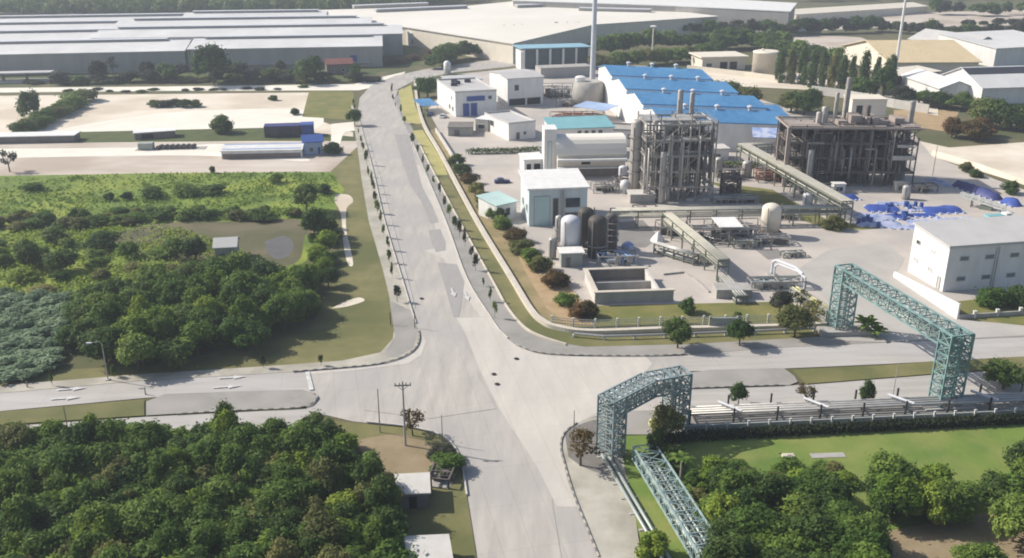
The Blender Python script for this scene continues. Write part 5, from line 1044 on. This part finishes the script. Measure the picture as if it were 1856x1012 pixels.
for x, y, mat, lab in ((1518, 350, 'white', 'white cabin under the dark pipe structure beside the blue pile'), (1630, 348, 'concrete', 'grey cabin under the right end of the dark pipe structure')):
    t = thing('cabin', lab, 'cabin', G(x, y), .05); MB().box(-1.6, 1.6, -1, 1, 0, 2.7).build('wall', mat, t); MB().box(-1.8, 1.8, -1.2, 1.2, 2.703, 2.85).build('roof', mat, t); MB().box(-.9, .9, -1.08, -1.003, .8, 1.9).build('window', 'glass', t)
# ---------------------------------------------------------------- pipe racks
def rack(label, A, B, z, w, mat, pm, npipe=5, cover=False, step=6, r=.2):
    a = G(A[0], A[1], z); b = G(B[0], B[1], z); t = thing('pipe_rack', label, 'pipe rack', (0, 0, 0)); L = (b-a).length; du = (b-a).normalized(); nu = Vector((-du.y, du.x, 0)); m = MB()
    n = max(1, round(L/step))
    for k in range(n+1):
        p = a+du*(L*k/n)
        for s in (-1, 1): m.bar(U(p+nu*(s*w/2), 0), U(p+nu*(s*w/2), z), .28)
        for zz in (z-.4, z-1.7): m.bar(U(p-nu*w/2, zz), U(p+nu*w/2, zz), .25)
    for s in (-1, 1):
        for zz in (z-.12, z-1.7): m.bar(U(a+nu*(s*w/2), zz), U(b+nu*(s*w/2), zz), .22)
    m.build('frame', mat, t)
    for k in range(npipe):
        o = -w/2+w*(k+.5)/npipe
        for zz in (z-.05, z-1.35): MB().tube(U(a+nu*o, zz), U(b+nu*o, zz), r, 8).build('pipe', pm, t, True)
    if cover: MB().bar(U(a, z+.35), U(b, z+.35), w*.96, .12).build('cover', 'rackbeige', t)
    return t
rack('pipe rack with pale pipes running across the yard from tanks to blue piles', (1108, 380), (1530, 374), 4.6, 2.6, 'rackgreen', 'rackbeige', 4)
rack('pipe rack slanting toward the camera past the concrete basin', (1210, 386), (1312, 470), 4.8, 2.4, 'rackgreen', 'rackbeige', 4)
rack('low end of the slanting pipe rack beside the pipe loop', (1312, 500), (1345, 536), 1.9, 2.2, 'rackgreen', 'galv', 4, step=4)
rack('covered beige pipe rack descending from the blue factory to the blue piles', (1352, 264), (1536, 367), 6.0, 3.0, 'rackgreen', 'rackbeige', 3, True)
rack('pipe rack between dark pipe structure and covered rack', (1340, 262), (1424, 258), 6.0, 2.4, 'rackgreen', 'rackbeige', 3)
rack('thin pipe rack running down to the far tower of the green bridge', (1440, 520), (1506, 562), 2.6, 1.6, 'fencegrey', 'yellow', 2, r=.14)
rack('pipe rack with small pumps below the slanting rack', (1190, 440), (1262, 462), 2.4, 1.6, 'rackgreen', 'galv', 3, step=3)
# ---------------------------------------------------------------- tanks and yard equipment
vessel('tank', 'white vertical tank with domed top among the dark tanks', G(1033, 466), 2.15, 9.6, 'mastwhite', cat='tank', rings=1)
vessel('tank', 'dark vertical tank right of the white one, front of the group', G(1081, 466), 2.05, 9.6, 'vesseldk', cat='tank', rings=1)
vessel('tank', 'dark vertical tank hidden between white tank and pale blue hall', G(1060, 446), 1.8, 9.2, 'vesseldk', cat='tank', rings=0)
vessel('tank', 'narrow dark tank with cage at the right end of the tank group', G(1106, 456), 1.25, 9, 'steeldk', cat='tank', rings=4)
vessel('tank', 'slim grey vessel between the white tank and the front of the pale blue hall', G(1012, 452), .8, 8, 'galv', cat='tank', rings=2)
ct = vessel('tank', 'cream cylindrical tank on a cone bottom beside the equipment skid', G(1394, 428), 2.2, 6.6, 'cream', z=1.4, cat='tank', rings=0)
MB().lathe([(3.2, 0), (3.2, .8), (2.4, 1.4)], 16).build('base', 'rust', ct)
t = thing('pump_shed', 'small box shed with white roof in front of the white tank', 'shed', G(1017, 486), .1); MB().box(0, 4.6, 0, 3.2, 0, 3.3).build('wall', 'fencegrey', t); MB().box(-.4, 5, -.5, 3.6, 3.303, 3.5).build('roof', 'white', t); MB().box(1, 2, -.06, -.003, .1, 2.3).build('door', 'concdark', t)
def skid(label, p, w, d, h, seed, rz=.05, mats=('steel', 'galv', 'steeldk'), roof=None):
    t = thing('equipment_skid', label, 'equipment', p, rz); r = random.Random(seed)
    MB().box(0, w, 0, d, 0, .25).build('base', 'concrete', t)
    for k in range(int(w*d/5)+3):
        m = MB(); x, y, z = r.uniform(.3, w-1.6), r.uniform(.3, d-1.2), .26
        if r.random() < .5: m.tube((x, y+.6, z+.6), (x+r.uniform(1, 2.6), y+.6, z+.6), r.uniform(.3, .6), 10)
        else: m.box(x, x+r.uniform(.6, 1.6), y, y+r.uniform(.6, 1.2), z, z+r.uniform(.6, h*.8))
        m.build('machine', mats[2], t)
    m = MB()
    for k in range(int(w)+6):
        p0 = Vector((r.uniform(0, w), r.uniform(0, d), .3)); q = Vector((p0.x, p0.y, r.uniform(1, h))); m.path([p0, q, Vector((r.uniform(0, w), q.y, q.z)), Vector((r.uniform(0, w), r.uniform(0, d), q.z))], r.uniform(.07, .16), 6)
    m.build('piping', mats[1], t)
    m = MB(); n = max(2, int(w/4))
    for i in range(n+1):
        for y in (0.1, d-.1): m.bar((w*i/n, y, 0), (w*i/n, y, h), .2)
    for y in (0.1, d-.1): m.bar((0, y, h), (w, y, h), .22)
    for i in range(n+1): m.bar((w*i/n, 0.1, h-.02), (w*i/n, d-.1, h-.02), .18)
    m.build('frame', mats[0], t)
    if roof: MB().box(roof[0], roof[1], -.3, d+.3, h+.13, h+.3).build('roof', 'white', t)
    return t
skid('long dark equipment skid with a white canopy beside the cream tank', G(1254, 446), 17, 7, 4.2, 31, roof=(6, 11.5))
skid('dark pump skid under the cream tank', G(1362, 448), 9, 3.5, 2, 32)
skid('bluish pipe and pump skid right of the dark tanks', G(1085, 484), 8.5, 4.5, 2.2, 33, mats=('steel', 'bluewall', 'galv'))
skid('dark machinery at the foot of the slanting rack', G(1196, 432), 5, 6, 2.6, 34)
skid('scrap and red machinery behind the teal roofed hall', G(1000, 222), 20, 8, 2.4, 35, mats=('steel', 'orange', 'red'))
skid('grey pumps and pipework between offices and concrete round tank', G(985, 180), 13, 9, 5, 36)
skid('red frame and drums at the right of the pipe tower', G(1374, 333), 9, 5, 3.2, 37, mats=('orange', 'orange', 'steeldk'))
skid('pumps in front of the dark pipe structure', G(1440, 358), 12, 4, 2.6, 38, mats=('rackgreen', 'galv', 'steeldk'))
skid('pipe manifold beside the pipe loop near the works lawn', G(1362, 528), 11, 3.4, 1.8, 39, mats=('steel', 'palepipe', 'galv'))
skid('low pump row under the cross yard rack beside the pipe tower', G(1292, 372), 12, 3, 2, 40)
for i, (x, y, w_, d_, h_, lab) in enumerate(((1150, 392, 6, 3, 2.0, 'low pipe skid in front of the beige plinth'), (1076, 352, 8, 4, 2.6, 'grey machines between pale blue hall and pipe tower'), (1300, 330, 8, 5, 3.2, 'dark pumps between pipe tower and dark scaffold cage'), (1400, 400, 7, 3, 2.0, 'valves beside the covered beige rack'), (1270, 480, 5, 2.5, 1.6, 'small pumps right beside the slanting rack on the bare yard'), (1660, 352, 6, 3, 2.2, 'machines in the shade at the right end of the dark structure'), (1330, 452, 6, 2.5, 2.0, 'pipe manifold right below the white canopy skid'), (950, 290, 9, 3, 2.0, 'stored steel beside the white lean-to'), (1012, 196, 9, 5, 3.0, 'rusty machines behind the white hall'), (1420, 470, 5, 2, 1.2, 'pallets on the open yard before the cream tank'), (1116, 340, 5, 3, 2.4, 'pipework at the left foot of the pipe tower'))):
    skid(lab, G(x, y), w_, d_, h_, 60+i, R_.uniform(-.1, .25), R_.choice((('steel', 'galv', 'steeldk'), ('rackgreen', 'galv', 'steel'), ('rust', 'vessel', 'steeldk'))))
for x, y, R, h, mt, lab in ((1128, 328, 1.2, 4.5, 'mastwhite', 'small white tank behind the round one at the pipe tower'), (1352, 322, 1.3, 5, 'galv', 'grey tank beside the covered rack'), (1300, 322, 1.1, 6, 'vessel', 'pale tank right behind the dark scaffold cage'), (1462, 372, 1.2, 3.4, 'mastwhite', 'short white tank before the dark structure'), (1640, 362, 1.0, 4, 'galv', 'grey tank at the right corner of the dark structure'), (1000, 470, .7, 5, 'galv', 'thin grey tank on the left of the tank group')):
    vessel('tank', lab, G(x, y), R, h, mt, cat='tank', rings=0)
bld('white_block', 'low white block behind the pipe tower beside the covered rack', 'building', (1283, 292), (1320, 291), 6, 3.6, 'flat', 0, 'white', 'conclight', [('f', 1, 4, .2, 2.2, 'door', ('white', 'concdark'))], .3)
hedge([(1288, 306), (1330, 304), (1372, 306)], 2.2, 2.0, 'leafdark', 'dark hedge behind the pipe tower beside the low white block', 1400)
hedge([(850, 280), (910, 279), (978, 276)], 2.4, 1.8, 'leafdark', 'dark hedge across the yard left of the cream hall', 2000)
o = MB().lathe([(1.5, 0), (1.5, .9), (1.1, 1.5), (.4, 1.8)], 16).build('dome_cover', 'paleblue'); o.location = G(1138, 452); tag(o, 'pale domed cover among the pipes right of the dark tanks', 'cover')
o = MB().lathe([(1.9, 0), (1.2, 1.1), (.2, 2.3)], 7).build('sand_heap', 'white'); o.location = G(1192, 438); tag(o, 'white pointed heap beside the slanting pipe rack', 'heap')
pl = thing('pipe_loop', 'large white bent pipe loop near the green bridge', 'pipe', (0, 0, 0)); a = G(1398, 500); b = G(1452, 522)
m = MB(); pts = [a+Vector((0, 0, .6)), a+Vector((0, 0, 3)), a.lerp(b, .15)+Vector((0, .6, 3.6)), a.lerp(b, .8)+Vector((0, .6, 3.6)), b+Vector((0, 0, 3)), b+Vector((0, 0, .3))]; m.path(pts, .3, 10)
m.path([p+Vector((.3, -1.0, -.5)) for p in pts], .22, 8); m.build('pipe', 'mastwhite', pl); MB().box(a.x-1, a.x+.9, a.y-1.6, a.y+1, 0, .5).build('base', 'concrete', pl)
# concrete basin and bund
a = G(1078, 553); b = G(1220, 548); w = (b-a).length; t = thing('concrete_basin', 'open rectangular concrete basin with dark interior beside the works lawn', 'basin', a, math.atan2(b.y-a.y, b.x-a.x)); D = 13; hB = 2.5
MB().box(0, w, 0, .5, 0, hB).build('wall', 'concrete', t); MB().box(0, w-2.5, D-.5, D, 0, hB).build('wall', 'concdark', t); MB().box(0, .5, .503, D-.503, 0, hB).build('wall', 'conclight', t); MB().box(w-3, w-2.5, .503, D-.503, 0, hB).build('wall', 'conclight', t)
MB().box(-.25, w+.2, -.25, .7, hB+.003, hB+.2).box(-.25, .7, .703, D+.2, hB+.003, hB+.2).box(.703, w-2.3, D-.7, D+.2, hB+.003, hB+.2).build('coping', 'coping', t); MB().box(.5, w-3, .5, 6.5, .05, .08).build('water', 'water', t); MB().box(.503, w-3.003, 6.503, 6.9, .04, 2.0).build('divider', 'concrete', t)
o = MB().prism([(0, 0), (7, 0), (7, 4), (0, 4)], 0, 2.0).build('bund_block', 'concrete'); o.location = G(1298, 543); tag(o, 'grey concrete bund block at the low end of the slanting rack', 'bund')
wall_line('yard_kerb', 'pale zigzag kerb wall between basin and bund block', 'wall', gp([(1202, 500), (1240, 496), (1262, 510), (1285, 532)]), .5, .3, 'concrete')
# ---------------------------------------------------------------- blue piles
def pile(label, p, w, d, h, mat, rz, seed, rows=0, name='tarpaulin_pile', cat='covered pile'):
    r = random.Random(seed); t = thing(name, label, cat, p, rz); nx, ny = max(4, int(w/1.2)), max(3, int(d/1.2)); v = []; f = []
    for i in range(nx+1):
        for j in range(ny+1):
            e = min(i, nx-i, 1.0)*min(j, ny-j, 1.0); z = h*(.0 if e == 0 else r.uniform(.72, 1.05)); v.append((w*i/nx+r.uniform(-.1, .1), d*j/ny+r.uniform(-.1, .1), z))
    for i in range(nx):
        for j in range(ny): a_ = i*(ny+1)+j; f.append((a_, a_+ny+1, a_+ny+2, a_+1))
    mb = MB(); mb.add(v, f); mb.build('cover', mat, t, True)
    if rows:
        m = MB()
        for k in range(rows): x = w*(k+.5)/rows; m.bar((x, -.35, .3), (x, d+.3, .3), .18); m.box(x-.3, x+.3, -.5, -.1, 0, .5)
        m.build('weight', 'paleblue', t)
    return t
for x, y, w, d, h, mat, rz, lab in ((1520, 366, 6, 3.5, 3.0, 'bluetarp', .2, 'deep blue covered pile at the end of the covered beige rack'), (1552, 412, 10, 4.2, 2.4, 'bluesheet', -.15, 'pale blue sheeted pile in front of the blue piles'),
        (1546, 396, 9, 3.5, 2.2, 'bluesheet', -.3, 'pale blue sheeted pile behind the front one'), (1574, 386, 8, 5.0, 2.4, 'bluetarp', .0, 'mid sized deep blue pile in the middle of the blue piles'), (1600, 400, 7, 4, 1.8, 'bluetarp', .1, 'low blue pile with pale drums on top in the middle'),
        (1682, 390, 9.2, 5.0, 2.7, 'bluetarp', .12, 'long deep blue pile behind the white office block'), (1645, 408, 11, 3.4, 1.2, 'bluesheet', .05, 'low pale blue sheeted pile directly behind the office block roof'), (1648, 384, 4, 2.6, 1.8, 'bluesheet', .1, 'small pale pile left of the long deep blue pile'),
        (1612, 416, 7, 3, 1.4, 'bluesheet', -.1, 'pale blue low pile at the corner of the office block'), (1590, 374, 9, 2.6, 1.4, 'bluesheet', .05, 'thin pale sheeted pile at the back of the blue piles'), (1640, 396, 8, 3, 1.5, 'bluetarp', .05, 'low deep blue pile left of the long one'), (1700, 404, 9, 3, 1.2, 'bluesheet', .05, 'low pale sheeted pile right behind the office roof edge')):
    pile(lab, G(x, y), w*1.15, d*1.15, h*.42, mat, rz, int(x), 5)
a = G(1722, 338); b = G(1838, 378); L = (b-a).length; rz = math.atan2(b.y-a.y, b.x-a.x)
pile('long navy covered row of stock along the eastern wall', a, L*.72, 3.2, 2.0, 'navy', rz, 3, 8); e = a.lerp(b, .76); pile('blue covered end of the long navy row', e, L*.24, 3.2, 2.0, 'bluetarp', rz, 4, 3)
a = G(1676, 326); pile('pale heaps of sacks at the left end of the long navy row', a, 9, 2.4, 1.0, 'bluesheet', rz, 6, 4)
r = random.Random(9); dr0 = None
for k in range(26):
    x, y = r.choice(((1600, 382), (1630, 398), (1590, 412), (1655, 378), (1565, 404))); p = G(x+r.uniform(-16, 16), y+r.uniform(-5, 5))
    if dr0 is None: o = dr0 = MB().lathe([(.3, 0), (.3, .28), (.32, .3), (.3, .32), (.3, .6), (.32, .62), (.3, .64), (.3, .9)], 10).build('drum', 'blue')
    else: o = dr0.copy(); COL.objects.link(o)
    o.location = p; o.scale = (1.6, 1.6, 1.6); tag(o, 'blue drum standing among the blue piles behind the office block', 'drum', 'blue drums among the piles')
cv = thing('conveyor', 'pale slanting conveyor frame beside the navy row', 'conveyor', G(1738, 372), -.7); m = MB(); truss(m, (0, 0, 2.6), (11, 0, .8), 1.4, .8, 6, .12); m.build('frame', 'fencewhite', cv); MB().bar((3, -.6, 0), (3, -.6, 2.2), .2).bar((3, .6, 0), (3, .6, 2.2), .2).build('leg', 'steeldk', cv); MB().box(5, 8, -1, 1, 0, 1).build('hopper', 'rackgreen', cv)
# ---------------------------------------------------------------- vehicles
def car(name, label, p, rz, mat, truck=False, bed='teal'):
    t = thing(name, label, 'truck' if truck else 'car', p, rz); L = 6.4 if truck else 4.4; W = 1.9 if truck else 1.75
    if truck:
        MB().box(0, L, -W/2, W/2, .5, .85).build('chassis', 'steeldk', t); MB().box(L-1.7, L, -W/2, W/2, .853, 2.3).build('cab', mat, t); MB().box(L-1.2, L-.5, -W/2-.01, W/2+.01, 1.5, 2.05).box(L-.02, L+.02, -.8, .8, 1.5, 2.1).build('window', 'glass', t); MB().box(0, L-1.9, -W/2, W/2, .853, 1.9).build('cargo_box', bed, t)
    else:
        m = MB(); s = [(0, .3), (L, .3), (L, .8), (L-1.1, .92), (0.1, .98)]; m.add([(x, -W/2, z) for x, z in s]+[(x, W/2, z) for x, z in s], [(0, 1, 2, 3, 4), (9, 8, 7, 6, 5)]+[(i, 5+i, 5+(i+1) % 5, (i+1) % 5) for i in range(5)]); m.build('body', mat, t)
        m = MB(); s = [(.5, .95), (L-1.2, .93), (L-1.9, 1.45), (1.0, 1.47)]; m.add([(x, -W/2+.08, z) for x, z in s]+[(x, W/2-.08, z) for x, z in s], [(0, 1, 2, 3), (7, 6, 5, 4)]+[(i, 4+i, 4+(i+1) % 4, (i+1) % 4) for i in range(4)]); m.build('cabin', 'glass', t)
        MB().box(1.05, L-2.0, -W/2+.1, W/2-.1, 1.475, 1.52).build('roof', mat, t)
    for x in (.85, L-.95):
        for s in (-1, 1): MB().tube((x, s*(W/2-.1), .34), (x, s*(W/2+.08), .34), .34, 12).build('wheel', 'tyre', t)
    return t
car('parked_car', 'dark car parked beside the shrubs behind the mint annex', G(896, 333), .15, 'navy')
car('parked_truck', 'small white truck with teal load near the right edge behind the office block', G(1786, 404), .2, 'white', True)
car('parked_car', 'white car parked in front of the white office beside the blue carport', G(800, 216), 1.3, 'white')
car('parked_car', 'dark car parked under the edge of the blue carport', G(778, 212), 1.4, 'navy')
# ---------------------------------------------------------------- poles, masts, lamps
def pole(name, label, cat, p, h, r, mat, arms=0, group=None):
    t = thing(name, label, cat, p, R_.uniform(-.1, .1) if arms else 0, group); MB().tube((0, 0, 0), (0, 0, h), r, 8, r*.65).build('shaft', mat, t)
    if arms:
        MB().box(-1.15, 1.15, -.08, .08, h-.75, h-.58).build('cross_arm', 'pole', t)
        for x in (-1.05, -.45, .45, 1.05): MB().lathe([(.07, 0), (.1, .1), (.06, .2), (.1, .3), (.04, .4)], 8, (x, 0, h-.58)).build('insulator', 'poleconc', t)
        MB().bar((-.7, -.05, h-.72), (0, -.05, h-1.4), .06).bar((.7, -.05, h-.72), (0, -.05, h-1.4), .06).build('brace', 'pole', t)
    else: MB().lathe([(r*1.5, 0), (r*1.5, .12), (r, .2)], 8).build('base', 'concrete', t)
    return t
pole('utility_pole', 'grey utility pole with a cross arm at the lower left corner of the junction', 'utility pole', G(735, 810), 10.4, .17, 'poleconc', 1)
pole('post', 'bare dark pole left of the cross arm utility pole', 'pole', G(689, 786), 7.3, .1, 'pole')
pole('post', 'thin dark pole right of the cross arm utility pole', 'pole', G(802, 806), 4.8, .08, 'pole')
pole('post', 'short grey post on the corner left of the grey pipe bridge', 'pole', G(1040, 784), 3.6, .09, 'pole')
pole('post', 'thin grey pole on the southern verge left of the green bridge tower', 'pole', G(1617, 726), 6.2, .08, 'poleconc')
pole('post', 'dark thin post on the grassy median at the lower left', 'pole', G(123, 778), 3.8, .08, 'rust')
pole('post', 'short bollard at the end of the west road median', 'bollard', G(264, 716), 1.4, .12, 'poleconc')
pole('post', 'dark stump post on the verge of the west road at the left edge', 'pole', G(50, 703), 1.1, .12, 'pole')
pole('post', 'dark post on the left pavement just before the junction', 'pole', G(708, 590), 2.6, .1, 'poledark')
pole('post', 'slim dark sign post at the left kerb of the junction', 'pole', G(752, 596), 3.6, .09, 'poledark')
pole('post', 'brown gate post beside the pale roofed kiosk', 'pole', G(782, 895), 2.8, .16, 'rust')
pole('post', 'thin pole on the bank near the navy row', 'pole', G(1690, 320), 9, .12, 'pole')
t = thing('street_lamp', 'grey street lamp with a bent arm beside the west road', 'street lamp', G(196, 690)); MB().tube((0, 0, 0), (0, 0, 6.6), .11, 8, .07).tube((0, 0, 6.6), (-.5, -.1, 7.0), .06, 6).tube((-.5, -.1, 7.0), (-1.6, -.3, 6.85), .05, 6).build('pole', 'poleconc', t); MB().box(-2.3, -1.5, -.42, -.12, 6.7, 6.9).build('lamp_head', 'mastwhite', t); MB().box(-.3, .3, -.3, .3, 0, .3).build('base', 'conclight', t)
t = thing('mast', 'very tall pale blue mast rising past the top edge behind the round concrete tank', 'mast', G(1073, 172)); MB().tube((0, 0, 0), (0, 0, 58), 1.25, 14, .75).build('shaft', 'mastwhite', t); MB().lathe([(2.4, 0), (2.4, .8), (1.4, 1.4)], 14).build('base', 'concrete', t)
t = thing('mast', 'thin tall white mast behind the tan roofed hall', 'mast', G(1618, 160)); MB().tube((0, 0, 0), (0, 0, 62), .65, 10, .45).build('shaft', 'white', t); MB().lathe([(1.2, 0), (1.2, .6)], 10).build('base', 'concrete', t)
t = thing('high_mast_lamp', 'pale high mast lamp with a ring of floodlights behind the blue factory', 'street lamp', G(1181, 118)); MB().tube((0, 0, 0), (0, 0, 19), .45, 10, .28).build('pole', 'cream', t); MB().lathe([(.4, 0), (1.6, .2), (1.7, .6), (.4, .9)], 12, (0, 0, 18.6)).build('lamp_ring', 'white', t)
t = thing('round_tank', 'grey concrete round tank at the foot of the tall mast', 'tank', G(1066, 190)); MB().lathe([(6.8, 0), (6.2, 7), (5.4, 9.2), (4.4, 9.5)], 28).build('shell', 'concrete', t, True); MB().lathe([(2.0, 0), (2.2, 1.6), (1.4, 2.0)], 14, (-3.4, -1, 9.51)).build('hatch', 'white', t)
t = thing('vertical_tank', 'small white upright tank beside the road bend before the dark trees', 'tank', G(811, 135)); MB().lathe([(1.7, 0), (1.7, 5.4), (1.0, 6.2), (.3, 6.4)], 16).build('shell', 'white', t, True); MB().box(-2, 2, -2, 2, 0, .4).build('base', 'concrete', t)
# pale roofed kiosks and clutter at the lower left corner of the junction
for px, h, lab in (([(701, 862), (779, 858), (781, 896), (715, 898)], 2.4, 'small kiosk with flat white roof beside the bare earth corner'), ([(732, 974), (814, 970), (826, 1040), (742, 1044)], 2.4, 'kiosk with flat white roof at the bottom edge')):
    pts = [tuple(G(x, y, h)[:2]) for x, y in px]; c = sum((Vector(p) for p in pts), Vector((0, 0)))/4; t = thing('kiosk', lab, 'kiosk', (c.x, c.y, 0)); loc = [Vector(p)-c for p in pts]
    MB().prism([tuple(p*.9) for p in loc], 0, h).build('wall', 'concdark', t); MB().prism([tuple(p) for p in loc], h+.003, h+.18).build('roof', 'conclight', t); q = loc[3]*.9; q2 = loc[2]*.9; dq = (q2-q).normalized()  # dark walls carry the shade under the roof in their colour
    MB().bar((q.x+dq.x*1.6, q.y+dq.y*1.6-.04, 1.0), (q.x+dq.x*2.6, q.y+dq.y*2.6-.04, 1.0), .06, 1.9).build('door', 'dark', t)
skid('rack of dark odds and ends on the corner beside the white roofed kiosk', G(815, 888), 3.6, 3.0, 1.5, 51, 1.4, ('rust', 'steeldk', 'concdark'))

o = MB().lathe([(.25, 0), (.25, 1.0), (.6, 1.2), (.75, 1.7), (.6, 2.2), (.2, 2.4)], 14).build('water_tank', 'yellow', None, True); o.location = G(1183, 786); tag(o, 'round pale yellow water tank on a stem below the grey pipe bridge', 'tank')
o = MB().box(-2.4, 2.4, -.6, .6, 0, .25).build('concrete_slab', 'concrete'); o.location = G(1500, 828); o.rotation_euler = (0, 0, .06); tag(o, 'long grey slab lying on the lawn before the copse', 'slab')
o = MB().box(-.9, .9, -.5, .5, 0, .35).build('concrete_slab', 'coping'); o.location = G(1428, 829); tag(o, 'small cream slab lying on the lawn left of the long one', 'slab')
# ---------------------------------------------------------------- the air
hz = bpy.data.materials.new('haze'); hz.use_nodes = True; hn = hz.node_tree.nodes; hn.remove(hn['Principled BSDF']); hv = hn.new('ShaderNodeVolumePrincipled')
hv.inputs['Color'].default_value = (.80, .88, 1, 1); hv.inputs['Density'].default_value = HAZE; hv.inputs['Anisotropy'].default_value = .2
hz.node_tree.links.new(hv.outputs[0], hn['Material Output'].inputs['Volume']); MT['haze'] = hz
hb = MB().box(-2420, 2420, -320, 2920, -1, 78).build('haze', 'haze'); hb['kind'] = 'stuff'
